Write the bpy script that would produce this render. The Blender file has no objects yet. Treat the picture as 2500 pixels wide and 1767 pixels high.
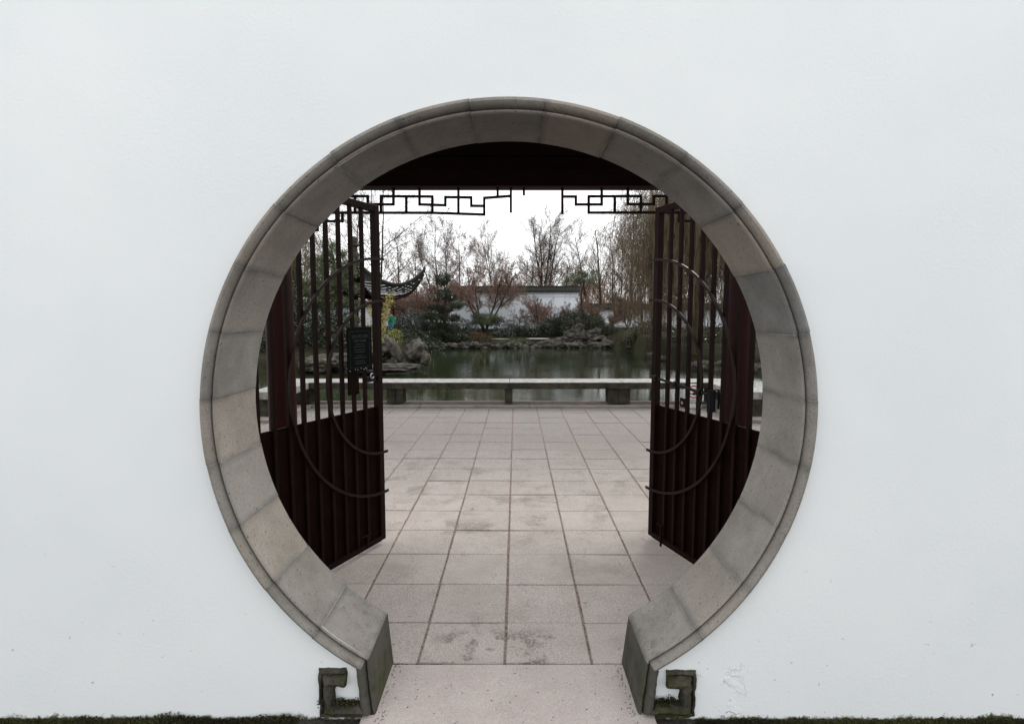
import bpy, bmesh, math, random
import numpy as np
from mathutils import Vector, Matrix, noise as mnoise

scene = bpy.context.scene
C = scene.collection

# ------------------------------------------------------------------ camera, sky, sun, exposure
FPX, PITCH, EYE = 1322.05, 0.0873, 1.6
cam_d = bpy.data.cameras.new("camera")
cam_d.sensor_width = 36.0
cam_d.lens = 36.0 * FPX / 2500.0
cam_d.clip_start = 0.05
cam_d.clip_end = 1500
cam = bpy.data.objects.new("camera", cam_d)
C.objects.link(cam)
cam.location = (0, 0, EYE)
cam.rotation_euler = (math.pi / 2 - PITCH, 0, 0)
scene.camera = cam

SUN_EL, SUN_AZ = math.radians(42), math.radians(28)      # azimuth from +Y towards +X (behind the garden, to the right)
world = bpy.data.worlds.new("World")
scene.world = world
world.use_nodes = True
wn, wl = world.node_tree.nodes, world.node_tree.links
wn.clear()
w_out = wn.new("ShaderNodeOutputWorld")
w_bg = wn.new("ShaderNodeBackground")
w_sky = wn.new("ShaderNodeTexSky")
w_sky.sky_type = 'NISHITA'
w_sky.sun_disc = False
w_sky.sun_elevation = SUN_EL
w_sky.sun_rotation = SUN_AZ
w_mix = wn.new("ShaderNodeMix")
w_mix.data_type = 'RGBA'
w_mix.inputs['Factor'].default_value = 0.90
w_mix.inputs['B'].default_value = (16.2, 16.5, 16.6, 1)    # the even white cloud cover
wl.new(w_sky.outputs[0], w_mix.inputs['A'])
wl.new(w_mix.outputs['Result'], w_bg.inputs['Color'])
w_bg.inputs['Strength'].default_value = 0.088
wl.new(w_bg.outputs[0], w_out.inputs['Surface'])

sun_d = bpy.data.lights.new("sun", 'SUN')
sun_d.energy = 1.5
sun_d.angle = math.radians(14)
sun_d.color = (1.0, 0.95, 0.88)
sun = bpy.data.objects.new("sun", sun_d)
C.objects.link(sun)
sv = Vector((math.sin(SUN_AZ) * math.cos(SUN_EL), math.cos(SUN_AZ) * math.cos(SUN_EL), math.sin(SUN_EL)))
sun.rotation_euler = sv.to_track_quat('Z', 'Y').to_euler()
sun.location = (10, 20, 30)

scene.view_settings.view_transform = 'Standard'
scene.view_settings.look = 'None'
scene.view_settings.exposure = 0.36
scene.view_settings.gamma = 1
scene.view_settings.use_curve_mapping = False

R = random.Random(11)
NR = np.random.default_rng(5)

# ------------------------------------------------------------------ helpers
def at(px, py, Y):
    """world point at depth Y seen at a pixel of the 2500-wide photograph"""
    u = (px - 1250) / FPX
    v = (883.5 - py) / FPX
    dy = math.cos(PITCH) + v * math.sin(PITCH)
    dz = -math.sin(PITCH) + v * math.cos(PITCH)
    return Vector((u * Y / dy, Y, EYE + dz * Y / dy))

def meta(o, label=None, cat=None, group=None, kind=None):
    if label: o["label"] = label
    if cat: o["category"] = cat
    if group: o["group"] = group
    if kind: o["kind"] = kind
    return o

def empty(name, loc, label, cat, group=None, rz=0):
    o = bpy.data.objects.new(name, None)
    o.empty_display_size = 0.2
    C.objects.link(o)
    o.location = loc
    o.rotation_euler = (0, 0, rz)
    o.matrix_world = Matrix.LocRotScale(Vector(loc), o.rotation_euler, None)
    return meta(o, label, cat, group)

def link(name, mesh, m, parent=None, world_coords=True):
    o = bpy.data.objects.new(name, mesh)
    C.objects.link(o)
    if m is not None and len(mesh.materials) == 0:
        mesh.materials.append(m)
    if parent is not None:
        o.parent = parent
        if world_coords:
            root = parent
            M = Matrix.Identity(4)
            chain = []
            while root is not None:
                chain.append(root)
                root = root.parent
            for r in reversed(chain):
                M = M @ r.matrix_parent_inverse @ Matrix.LocRotScale(r.location, r.rotation_euler, r.scale)
            o.matrix_parent_inverse = M.inverted()
    return o

def mesh_np(name, V, F, smooth=False):
    """F: (n,3) or (n,4) int array"""
    me = bpy.data.meshes.new(name)
    V = np.asarray(V, dtype=np.float32)
    F = np.asarray(F, dtype=np.int32)
    k = F.shape[1]
    me.vertices.add(len(V))
    me.vertices.foreach_set("co", V.ravel())
    me.loops.add(F.size)
    me.loops.foreach_set("vertex_index", F.ravel())
    me.polygons.add(len(F))
    me.polygons.foreach_set("loop_start", np.arange(0, F.size, k, dtype=np.int32))
    me.polygons.foreach_set("loop_total", np.full(len(F), k, dtype=np.int32))
    if smooth:
        me.polygons.foreach_set("use_smooth", np.ones(len(F), dtype=bool))
    me.update(calc_edges=True)
    me.validate()
    return me

def bm_mesh(name, bm, smooth_angle=None):
    bmesh.ops.recalc_face_normals(bm, faces=bm.faces[:])
    me = bpy.data.meshes.new(name)
    bm.to_mesh(me)
    bm.free()
    if smooth_angle:
        me.polygons.foreach_set("use_smooth", np.ones(len(me.polygons), dtype=bool))
        me.set_sharp_from_angle(angle=math.radians(smooth_angle))
    return me

def add_box(bm, x0, x1, y0, y1, z0, z1, M=None, bev=0.0):
    vs = [Vector((x, y, z)) for z in (z0, z1) for y in (y0, y1) for x in (x0, x1)]
    if M is not None:
        vs = [M @ v for v in vs]
    v = [bm.verts.new(p) for p in vs]
    fs = [bm.faces.new([v[i] for i in q]) for q in
          ((0, 2, 3, 1), (4, 5, 7, 6), (0, 1, 5, 4), (2, 6, 7, 3), (0, 4, 6, 2), (1, 3, 7, 5))]
    if bev > 0:
        es = list({e for f in fs for e in f.edges})
        bmesh.ops.bevel(bm, geom=es, offset=bev, segments=1, affect='EDGES', profile=0.7)

def box_mesh(name, x0, x1, y0, y1, z0, z1, M=None, bev=0.0):
    bm = bmesh.new()
    add_box(bm, x0, x1, y0, y1, z0, z1, M, bev)
    return bm_mesh(name, bm)

def add_tube(bm, pts, rad, n=10, cap=True):
    pts = [Vector(p) for p in pts]
    rads = rad if isinstance(rad, (list, tuple)) else [rad] * len(pts)
    rings = []
    up = Vector((0.13, 0.21, 0.97)).normalized()
    for i, p in enumerate(pts):
        t = (pts[min(i + 1, len(pts) - 1)] - pts[max(i - 1, 0)]).normalized()
        a = t.cross(up)
        if a.length < 0.05:
            a = t.cross(Vector((1, 0, 0)))
        a.normalize()
        b = t.cross(a).normalized()
        rings.append([bm.verts.new(p + (a * math.cos(k * 2 * math.pi / n) + b * math.sin(k * 2 * math.pi / n)) * rads[i]) for k in range(n)])
    for r0, r1 in zip(rings, rings[1:]):
        for k in range(n):
            bm.faces.new((r0[k], r0[(k + 1) % n], r1[(k + 1) % n], r1[k]))
    if cap:
        bm.faces.new(rings[0][::-1])
        bm.faces.new(rings[-1])

def add_lathe(bm, prof, cx, cy, n=24):
    rings = []
    for r, z in prof:
        rings.append([bm.verts.new((cx + r * math.cos(2 * math.pi * k / n), cy + r * math.sin(2 * math.pi * k / n), z)) for k in range(n)])
    for r0, r1 in zip(rings, rings[1:]):
        for k in range(n):
            bm.faces.new((r0[k], r0[(k + 1) % n], r1[(k + 1) % n], r1[k]))
    bm.faces.new(rings[0][::-1])
    bm.faces.new(rings[-1])

# ------------------------------------------------------------------ materials
class NT:
    def __init__(self, name):
        self.m = bpy.data.materials.new(name)
        self.m.use_nodes = True
        self.n = self.m.node_tree.nodes
        self.l = self.m.node_tree.links
        self.b = self.n['Principled BSDF']
        self.b.inputs['Specular IOR Level'].default_value = 0.12
    def node(self, t, **kw):
        x = self.n.new(t)
        for k, v in kw.items():
            if hasattr(x, k) and not k[0].isupper():
                setattr(x, k, v)
            else:
                x.inputs[k].default_value = v
        return x
    def noise(self, vec, scale, detail=4, rough=0.55, dist=0.0):
        x = self.node("ShaderNodeTexNoise")
        x.inputs['Scale'].default_value = scale
        x.inputs['Detail'].default_value = detail
        x.inputs['Roughness'].default_value = rough
        x.inputs['Distortion'].default_value = dist
        self.l.new(vec, x.inputs['Vector'])
        return x.outputs['Fac']
    def ramp(self, fac, p0, p1, c0=(0, 0, 0, 1), c1=(1, 1, 1, 1)):
        x = self.node("ShaderNodeMapRange")
        x.inputs['From Min'].default_value = p0
        x.inputs['From Max'].default_value = p1
        self.l.new(fac, x.inputs['Value'])
        return x.outputs['Result']
    def mix(self, fac, a, b, mode='MIX'):
        x = self.node("ShaderNodeMix")
        x.data_type = 'RGBA'
        x.blend_type = mode
        for s, v in (('Factor', fac), ('A', a), ('B', b)):
            i = x.inputs[s]
            if isinstance(v, (int, float)): i.default_value = v
            elif isinstance(v, tuple): i.default_value = (*v[:3], 1)
            else: self.l.new(v, i)
        return x.outputs['Result']
    def math(self, op, a, b=None, clamp=False):
        x = self.node("ShaderNodeMath")
        x.operation = op
        x.use_clamp = clamp
        for i, v in enumerate((a, b)):
            if v is None: continue
            if isinstance(v, (int, float)): x.inputs[i].default_value = v
            else: self.l.new(v, x.inputs[i])
        return x.outputs[0]
    def pos(self):
        return self.node("ShaderNodeNewGeometry").outputs['Position']
    def bump(self, h, strength=0.3, dist=0.01):
        x = self.node("ShaderNodeBump")
        x.inputs['Strength'].default_value = strength
        x.inputs['Distance'].default_value = dist
        self.l.new(h, x.inputs['Height'])
        self.l.new(x.outputs[0], self.b.inputs['Normal'])
    def col(self, c): self.l.new(c, self.b.inputs['Base Color'])
    def rough(self, r):
        if isinstance(r, (int, float)): self.b.inputs['Roughness'].default_value = r
        else: self.l.new(r, self.b.inputs['Roughness'])
    def sep(self, v):
        x = self.node("ShaderNodeSeparateXYZ")
        self.l.new(v, x.inputs[0])
        return x.outputs
    def offset_random(self):
        """object coordinates shifted by the object's own random number"""
        oi = self.node("ShaderNodeObjectInfo")
        g = self.pos()
        vm = self.node("ShaderNodeVectorMath")
        vm.operation = 'ADD'
        self.l.new(g, vm.inputs[0])
        k = self.math('MULTIPLY', oi.outputs['Random'], 37.0)
        self.l.new(k, vm.inputs[1])
        return vm.outputs[0], oi.outputs['Random']

def mat_plaster():
    t = NT("white_plaster")
    p = t.pos()
    big = t.noise(p, 0.9, 3)
    med = t.noise(p, 5.0, 5, 0.6)
    c = t.mix(t.ramp(big, 0.35, 0.68), (0.680, 0.697, 0.706), (0.732, 0.745, 0.748))
    c = t.mix(t.math('MULTIPLY', t.ramp(med, 0.5, 0.8), 0.35), c, (0.71, 0.725, 0.74))
    x, y, z = t.sep(p)
    # specks and flakes in the lower third
    low = t.ramp(z, 0.75, 0.05)
    sp = t.noise(p, 40, 2, 0.4)
    c = t.mix(t.math('MULTIPLY', t.math('MULTIPLY', t.ramp(sp, 0.735, 0.775), low), 0.8), c, (0.33, 0.24, 0.23))
    # dirt and algae creeping up from the ground line with a ragged edge
    n1 = t.noise(p, 9, 6, 0.7)
    n2 = t.noise(p, 60, 5, 0.75)
    edge = t.math('ADD', t.math('MULTIPLY', n1, 0.10), t.math('MULTIPLY', n2, 0.055))
    d = t.ramp(t.math('SUBTRACT', z, edge), -0.090, -0.105)
    dirt = t.mix(t.ramp(t.noise(p, 30, 4), 0.42, 0.6), (0.022, 0.020, 0.014), (0.075, 0.075, 0.03))
    c = t.mix(d, c, dirt)
    # crackled, blown render beside the right-hand scroll
    v = t.node("ShaderNodeTexVoronoi")
    v.feature = 'DISTANCE_TO_EDGE'
    v.inputs['Scale'].default_value = 11
    wob = t.node("ShaderNodeVectorMath"); wob.operation = 'ADD'
    nz = t.node("ShaderNodeTexNoise"); nz.inputs['Scale'].default_value = 14; nz.inputs['Detail'].default_value = 6
    t.l.new(p, nz.inputs['Vector'])
    t.l.new(p, wob.inputs[0])
    sc = t.node("ShaderNodeVectorMath"); sc.operation = 'SCALE'; sc.inputs['Scale'].default_value = 0.16
    t.l.new(nz.outputs['Color'], sc.inputs[0])
    t.l.new(sc.outputs[0], wob.inputs[1])
    t.l.new(wob.outputs[0], v.inputs['Vector'])
    crack = t.ramp(v.outputs['Distance'], 0.045, 0.0)
    mx = t.math('MULTIPLY', t.ramp(t.math('ABSOLUTE', t.math('SUBTRACT', x, 0.80)), 0.16, 0.10), t.ramp(z, 0.22, 0.15))
    mx = t.math('MULTIPLY', mx, t.ramp(t.noise(p, 12, 3), 0.46, 0.58))
    c = t.mix(t.math('MULTIPLY', crack, t.math('MULTIPLY', mx, 0.8)), c, (0.10, 0.09, 0.09))
    t.col(c)
    t.rough(0.85)
    fine = t.noise(p, 70, 5, 0.65)
    patch = t.ramp(t.noise(p, 2.2, 2), 0.4, 0.62)
    h = t.math('ADD', t.math('MULTIPLY', fine, t.math('ADD', 0.35, t.math('MULTIPLY', patch, 0.65))), t.math('MULTIPLY', t.noise(p, 12, 3), 0.6))
    h = t.math('ADD', h, t.math('MULTIPLY', mx, t.math('MULTIPLY', t.noise(p, 30, 4), 2.0)))
    t.bump(h, 0.26, 0.006)
    return t.m

def mat_stone(name, a, b, warm, moss_h=0.3, stain=0.5):
    t = NT(name)
    v, rnd = t.offset_random()
    p = t.pos()
    x, y, z = t.sep(p)
    c = t.mix(t.ramp(t.noise(v, 6, 5, 0.6), 0.3, 0.7), a, b)
    c = t.mix(t.math('MULTIPLY', rnd, 0.6), c, warm)
    c = t.mix(t.math('MULTIPLY', t.ramp(t.math('FRACT', t.math('MULTIPLY', rnd, 7.31)), 0.5, 1.0), 0.4), c, (0.17, 0.18, 0.19))
    sd = t.ramp(t.noise(v, 3.2, 4, 0.65), 0.5, 0.72)
    c = t.mix(t.math('MULTIPLY', sd, stain), c, (0.10, 0.085, 0.065))
    gr = t.noise(v, 160, 3, 0.6)
    c = t.mix(t.math('MULTIPLY', t.ramp(gr, 0.45, 0.62), 0.28), c, (0.09, 0.085, 0.08))
    at_ = t.node("ShaderNodeAttribute")
    at_.attribute_name = "edge"
    ed = t.math('MULTIPLY', t.ramp(at_.outputs['Fac'], 0.35, 1.0), t.ramp(t.noise(v, 7, 4, 0.6), 0.30, 0.60))
    c = t.mix(t.math('MULTIPLY', ed, 0.6), c, (0.075, 0.075, 0.072))
    # pits
    pits = t.math('MAXIMUM', t.ramp(t.noise(v, 105, 2, 0.5), 0.665, 0.70), t.math('MULTIPLY', t.ramp(t.noise(v, 40, 3, 0.6), 0.71, 0.73), t.ramp(t.noise(v, 4, 2), 0.5, 0.55)))
    c = t.mix(t.math('MULTIPLY', pits, 0.75), c, (0.05, 0.04, 0.035))
    # algae near the ground
    g = t.math('MULTIPLY', t.ramp(z, moss_h, moss_h * 0.3), t.ramp(t.noise(p, 11, 5, 0.7), 0.38, 0.62))
    c = t.mix(t.math('MULTIPLY', g, 0.85), c, (0.045, 0.05, 0.018))
    g2 = t.math('MULTIPLY', t.ramp(z, 0.5, 0.1), t.ramp(t.noise(p, 22, 5, 0.7), 0.52, 0.66))
    c = t.mix(t.math('MULTIPLY', g2, 0.5), c, (0.03, 0.028, 0.02))
    t.col(c)
    t.rough(0.8)
    h = t.math('ADD', t.noise(v, 90, 4, 0.6), t.math('MULTIPLY', pits, -1.5))
    h = t.math('ADD', h, t.math('MULTIPLY', t.noise(v, 14, 3), 0.8))
    t.bump(h, 0.35, 0.004)
    return t.m

def mat_foot():
    t = NT("weathered_foot_stone")
    p = t.pos()
    c = t.mix(t.ramp(t.noise(p, 14, 6, 0.7), 0.35, 0.65), (0.020, 0.018, 0.013), (0.078, 0.072, 0.056))
    c = t.mix(t.math('MULTIPLY', t.ramp(t.noise(p, 9, 4), 0.5, 0.62), 0.7), c, (0.036, 0.038, 0.012))
    c = t.mix(t.math('MULTIPLY', t.ramp(t.noise(p, 70, 3), 0.6, 0.66), 0.7), c, (0.015, 0.013, 0.01))
    t.col(c)
    t.rough(0.9)
    t.bump(t.math('ADD', t.noise(p, 60, 5, 0.7), t.math('MULTIPLY', t.noise(p, 18, 3), 1.4)), 0.7, 0.008)
    return t.m

def mat_paver(name, base, dark, light, grain=0.3, stain=1.0):
    t = NT(name)
    v, rnd = t.offset_random()
    p = t.pos()
    x, y, z = t.sep(p)
    c = t.mix(t.ramp(t.noise(v, 5, 4, 0.6), 0.3, 0.7), base, light)
    c = t.mix(t.math('MULTIPLY', rnd, 0.22), c, dark)
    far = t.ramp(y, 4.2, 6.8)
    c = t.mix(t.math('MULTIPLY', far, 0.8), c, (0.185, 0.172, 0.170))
    # exposed aggregate and grit
    g = t.noise(p, 210, 3, 0.7)
    g2 = t.noise(p, 75, 4, 0.7)
    amt = t.math('ADD', 0.45, t.math('MULTIPLY', far, 0.55))
    c = t.mix(t.math('MULTIPLY', t.ramp(g, 0.5, 0.60), t.math('MULTIPLY', amt, grain + 0.60)), c, (0.085, 0.070, 0.062))
    c = t.mix(t.math('MULTIPLY', t.ramp(g2, 0.56, 0.68), t.math('MULTIPLY', amt, grain + 0.25)), c, (0.12, 0.105, 0.095))
    c = t.mix(t.math('MULTIPLY', t.ramp(t.noise(p, 150, 2, 0.6), 0.58, 0.68), 0.25 + 0.4 * stain), c, (0.60, 0.58, 0.56))
    # damp patches and leaf stains that wander over several slabs
    s1 = t.ramp(t.noise(p, 1.7, 5, 0.62), 0.54, 0.68)
    c = t.mix(t.math('MULTIPLY', s1, 0.38 * stain), c, (0.12, 0.105, 0.085))
    s2 = t.math('MULTIPLY', t.ramp(t.noise(p, 7, 6, 0.75), 0.6, 0.66), t.ramp(t.noise(p, 38, 4, 0.7), 0.42, 0.6))
    c = t.mix(t.math('MULTIPLY', s2, 0.62 * (.3 + .7 * stain)), c, (0.07, 0.055, 0.05))
    # leaf-mould stains by the threshold and worn dark spots further in
    near = t.math('MULTIPLY', t.ramp(y, 2.66, 2.56), t.math('MULTIPLY', t.ramp(x, -0.42, -0.3), t.ramp(x, 0.32, 0.2)))
    s3 = t.math('MULTIPLY', near, t.math('MULTIPLY', t.ramp(t.noise(p, 6, 4, 0.6), 0.50, 0.58), t.ramp(t.noise(p, 60, 5, 0.75), 0.36, 0.56)))
    c = t.mix(t.math('MULTIPLY', s3, 0.75 * stain), c, (0.085, 0.062, 0.055))
    s4 = t.math('MULTIPLY', t.math('MULTIPLY', t.ramp(y, 3.6, 4.0), t.ramp(y, 6.4, 5.4)), t.math('MULTIPLY', t.ramp(t.noise(p, 3.4, 4, 0.65), 0.53, 0.64), t.ramp(t.noise(p, 45, 5, 0.75), 0.38, 0.58)))
    c = t.mix(t.math('MULTIPLY', s4, 0.5 * stain), c, (0.10, 0.085, 0.07))
    grn = t.math('MULTIPLY', t.ramp(t.noise(p, 0.9, 4, 0.6), 0.52, 0.66), t.ramp(x, -0.2, 1.5))
    c = t.mix(t.math('MULTIPLY', grn, 0.45), c, (0.17, 0.165, 0.115))
    t.col(c)
    t.rough(t.math('SUBTRACT', 0.80, t.math('MULTIPLY', s1, 0.2)))
    t.bump(t.math('ADD', t.noise(p, 140, 4, 0.7), t.math('MULTIPLY', t.noise(p, 9, 3), 1.0)), 0.5, 0.004)
    return t.m

def mat_simple(name, a, b, scale=8, rough=0.7, bump=0.2, bs=40, bd=0.004, island=0.0, metallic=0.0, spec=None, c3=None):
    t = NT(name)
    p = t.pos()
    c = t.mix(t.ramp(t.noise(p, scale, 5, 0.6), 0.3, 0.7), a, b)
    if island:
        g = t.node("ShaderNodeNewGeometry")
        c = t.mix(t.math('MULTIPLY', g.outputs['Random Per Island'], island), c, c3 or b)
    t.col(c)
    t.rough(rough)
    t.b.inputs['Metallic'].default_value = metallic
    if spec is not None:
        t.b.inputs['Specular IOR Level'].default_value = spec
    if bump:
        t.bump(t.noise(p, bs, 4, 0.6), bump, bd)
    return t.m

def mat_leaf(name, a, b, dark, rough=0.5, spec=0.3, trans=0.0):
    t = NT(name)
    g = t.node("ShaderNodeNewGeometry")
    r = g.outputs['Random Per Island']
    c = t.mix(r, a, b)
    c = t.mix(t.ramp(t.noise(g.outputs['Position'], 1.6, 3), 0.4, 0.65), c, dark)
    t.col(c)
    t.rough(rough)
    t.b.inputs['Specular IOR Level'].default_value = spec
    return t.m

def mat_water():
    t = NT("pond_water")
    p = t.pos()
    t.col(t.mix(t.ramp(t.noise(p, 0.25, 3), 0.35, 0.65), (0.010, 0.015, 0.006), (0.020, 0.027, 0.011)))
    t.rough(0.03)
    t.b.inputs['IOR'].default_value = 1.33
    t.b.inputs['Specular IOR Level'].default_value = 0.5
    mp = t.node("ShaderNodeMapping")
    mp.inputs['Scale'].default_value = (0.55, 1.6, 1)
    t.l.new(p, mp.inputs['Vector'])
    v = mp.outputs[0]
    calm = t.ramp(t.noise(p, 0.22, 3, 0.6), 0.38, 0.62)
    h = t.math('ADD', t.math('MULTIPLY', t.noise(v, 5.5, 4, 0.6), t.math('ADD', 0.35, calm)), t.math('MULTIPLY', t.noise(v, 0.9, 2), 0.8))
    t.bump(h, 0.32, 0.014)
    return t.m

M_plaster = mat_plaster()
M_arch = mat_stone("arch_stone_grey", (0.125, 0.122, 0.115), (0.235, 0.225, 0.212), (0.34, 0.285, 0.23), 0.17, 0.5)
M_foot = mat_foot()
M_mortar = mat_simple("lime_mortar", (0.10, 0.095, 0.09), (0.62, 0.62, 0.60), 2.2, 0.9, 0.3, 90)
M_groove = mat_simple("dark_moulding_groove", (0.05, 0.028, 0.026), (0.10, 0.05, 0.045), 6, 0.9, 0.2)
M_thresh = mat_paver("pink_threshold_stone", (0.385, 0.335, 0.315), (0.32, 0.280, 0.262), (0.43, 0.378, 0.355), 0.0, 0.12)
M_paver = mat_paver("concrete_paver", (0.365, 0.318, 0.288), (0.25, 0.220, 0.198), (0.44, 0.392, 0.362), 0.6)
M_grit = mat_simple("joint_grit", (0.018, 0.012, 0.010), (0.36, 0.27, 0.235), 95, 0.95, 0.9, 160, 0.006)
M_front = mat_simple("dark_wet_paving", (0.016, 0.013, 0.011), (0.075, 0.07, 0.062), 70, 0.9, 0.9, 120, 0.008)
M_gate = mat_simple("brown_painted_iron", (0.0055, 0.0026, 0.0020), (0.0110, 0.0050, 0.0036), 9, 0.7, 0.25, 60, 0.003, spec=.02)
M_gatebar = mat_simple("brown_bar_paint", (0.0070, 0.0028, 0.0025), (0.0120, 0.0048, 0.0040), 12, 0.45, 0.25, 60, 0.003, spec=.05)
M_hoop = mat_simple("worn_hoop_paint", (0.010, 0.0048, 0.0042), (0.018, 0.0085, 0.0072), 12, 0.42, 0.25, 60, 0.003, spec=.10)
M_black = mat_simple("black_iron", (0.005, 0.005, 0.0055), (0.009, 0.009, 0.0095), 20, 0.4, 0.1, spec=.08)
M_plaque = mat_simple("black_plaque", (0.003, 0.0035, 0.0035), (0.005, 0.0055, 0.0055), 30, 0.5, 0.05, spec=.02)
M_plq_txt = mat_simple("faded_plaque_print", (0.022, 0.025, 0.025), (0.045, 0.05, 0.05), 60, 0.6, 0)
M_steel = mat_simple("worn_steel", (0.30, 0.30, 0.30), (0.5, 0.5, 0.5), 30, 0.35, 0.1, metallic=0.9)
M_red = mat_simple("oxblood_lacquer", (0.010, 0.0015, 0.0016), (0.016, 0.0025, 0.0026), 5, 0.42, 0.12, 30, spec=.08)
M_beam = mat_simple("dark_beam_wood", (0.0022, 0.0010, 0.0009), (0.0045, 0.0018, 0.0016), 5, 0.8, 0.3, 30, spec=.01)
M_latt = mat_simple("dark_lattice_wood", (0.006, 0.0035, 0.0032), (0.010, 0.006, 0.0055), 12, 0.7, 0.2, 40, spec=.02)
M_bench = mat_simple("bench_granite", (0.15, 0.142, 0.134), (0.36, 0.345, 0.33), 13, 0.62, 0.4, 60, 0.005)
M_pier = mat_simple("dark_pier_stone", (0.018, 0.017, 0.012), (0.068, 0.060, 0.045), 7, 0.85, 0.4, 50, 0.005)
M_kerb = mat_simple("kerb_stone", (0.19, 0.17, 0.15), (0.30, 0.26, 0.23), 6, 0.85, 0.4, 60, 0.005)
M_rock = mat_simple("garden_rock", (0.012, 0.013, 0.009), (0.125, 0.115, 0.095), 3.2, 0.9, 1.0, 9, 0.06, spec=.06)
M_rock2 = mat_simple("pitted_lake_rock", (0.005, 0.0045, 0.004), (0.105, 0.098, 0.088), 4.2, 0.9, 1.0, 14, 0.06, spec=.06)
M_soil = mat_simple("garden_soil", (0.010, 0.009, 0.006), (0.026, 0.026, 0.013), 2.0, 1.0, 0.8, 12, 0.05, spec=.05)
M_path = mat_simple("pale_path_stone", (0.34, 0.32, 0.30), (0.45, 0.42, 0.40), 3, 0.85, 0.3, 30)
M_wallfar = mat_simple("garden_wall_plaster", (0.62, 0.66, 0.72), (0.76, 0.79, 0.82), 0.8, 0.85, 0.2, 8, 0.01)
M_tile = mat_simple("dark_roof_tile", (0.006, 0.0065, 0.0055), (0.018, 0.020, 0.014), 5, 0.6, 0.5, 20, 0.01, spec=.2)
M_tileshine = mat_simple("tile_edge_glint", (0.30, 0.30, 0.30), (0.65, 0.65, 0.65), 9, 0.3, 0.2)  # pale colour stands in for glints along the tile edges
M_bark = mat_simple("bare_bark", (0.020, 0.015, 0.012), (0.048, 0.036, 0.028), 4, 0.9, 0.5, 20, 0.01)
M_bark2 = mat_simple("mossy_bark", (0.022, 0.020, 0.010), (0.06, 0.05, 0.025), 3, 0.9, 0.5, 20, 0.01)
M_barktan = mat_simple("tan_bark", (0.08, 0.055, 0.035), (0.16, 0.115, 0.075), 4, 0.9, 0.5, 20, 0.01)
M_twig = mat_simple("grey_brown_twigs", (0.085, 0.058, 0.046), (0.16, 0.112, 0.088), 2, 0.9, 0)
M_twigred = mat_simple("reddish_twigs", (0.145, 0.090, 0.070), (0.25, 0.165, 0.130), 2, 0.9, 0)
M_leafred = mat_leaf("dry_red_leaves", (0.19, 0.085, 0.068), (0.30, 0.165, 0.135), (0.14, 0.06, 0.05), 0.7)
M_willow = mat_leaf("willow_strands", (0.105, 0.075, 0.042), (0.20, 0.15, 0.095), (0.055, 0.04, 0.024), 0.7, 0.15)
M_willowg = mat_leaf("olive_willow_strands", (0.10, 0.095, 0.04), (0.16, 0.13, 0.06), (0.06, 0.05, 0.025), 0.7, 0.15)
M_pine = mat_leaf("pine_needles", (0.022, 0.032, 0.016), (0.070, 0.090, 0.042), (0.012, 0.018, 0.010), 0.5, 0.35)
M_pine2 = mat_leaf("olive_pine_needles", (0.06, 0.08, 0.036), (0.15, 0.175, 0.08), (0.034, 0.046, 0.024), 0.5, 0.35)
M_shrub = mat_leaf("dark_glossy_leaves", (0.014, 0.021, 0.011), (0.055, 0.070, 0.040), (0.008, 0.012, 0.007), 0.35, 0.3)
M_shrubpale = mat_leaf("silvery_highlit_leaves", (0.028, 0.038, 0.027), (0.20, 0.22, 0.20), (0.014, 0.02, 0.014), 0.3, 0.45)  # silvery foliage; on the dark shrubs the pale tone paints in highlights
M_yellow = mat_leaf("yellow_leaves", (0.34, 0.27, 0.075), (0.46, 0.40, 0.14), (0.20, 0.15, 0.045), 0.6, 0.3)
M_yelgr = mat_leaf("yellow_green_leaves", (0.20, 0.21, 0.05), (0.34, 0.32, 0.09), (0.10, 0.11, 0.03), 0.6, 0.3)
M_rust = mat_leaf("rusty_ground_leaves", (0.11, 0.055, 0.03), (0.17, 0.10, 0.055), (0.04, 0.035, 0.02), 0.7, 0.2)
M_moss = mat_leaf("moss", (0.032, 0.030, 0.014), (0.085, 0.085, 0.03), (0.018, 0.015, 0.010), 0.9, 0.1)
M_water = mat_water()
M_signw = mat_simple("white_sign_face", (0.62, 0.63, 0.63), (0.72, 0.73, 0.73), 10, 0.4, 0)
M_signr = mat_simple("red_sign_print", (0.42, 0.015, 0.02), (0.48, 0.02, 0.03), 10, 0.4, 0)
M_signk = mat_simple("black_sign_print", (0.01, 0.01, 0.01), (0.015, 0.015, 0.015), 10, 0.5, 0)
M_jacket = mat_simple("green_jacket", (0.01, 0.11, 0.075), (0.015, 0.15, 0.10), 9, 0.8, 0.2, 30)
M_trous = mat_simple("blue_trousers", (0.03, 0.10, 0.16), (0.04, 0.13, 0.20), 9, 0.8, 0.2, 30)
M_skin = mat_simple("skin", (0.30, 0.17, 0.12), (0.36, 0.21, 0.15), 9, 0.5, 0)
M_hair = mat_simple("dark_red_hat", (0.06, 0.015, 0.015), (0.09, 0.02, 0.02), 9, 0.8, 0)
M_rail = mat_simple("vermilion_rail", (0.17, 0.025, 0.012), (0.26, 0.045, 0.02), 3, 0.4, 0.1)

# ================================================================== THE SETTING
# front ground, courtyard bed, pond, garden ground
bm = bmesh.new()
add_box(bm, -9, 9, -9, 2.30, -0.16, -0.03)
meta(link("front_pavement", bm_mesh("front_pavement", bm), M_front), kind="structure")

bm = bmesh.new()
add_box(bm, -9, 9, 2.372, 9.245, -0.9, -0.0055)
meta(link("courtyard_bed", bm_mesh("courtyard_bed", bm), M_grit), kind="structure")

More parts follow.
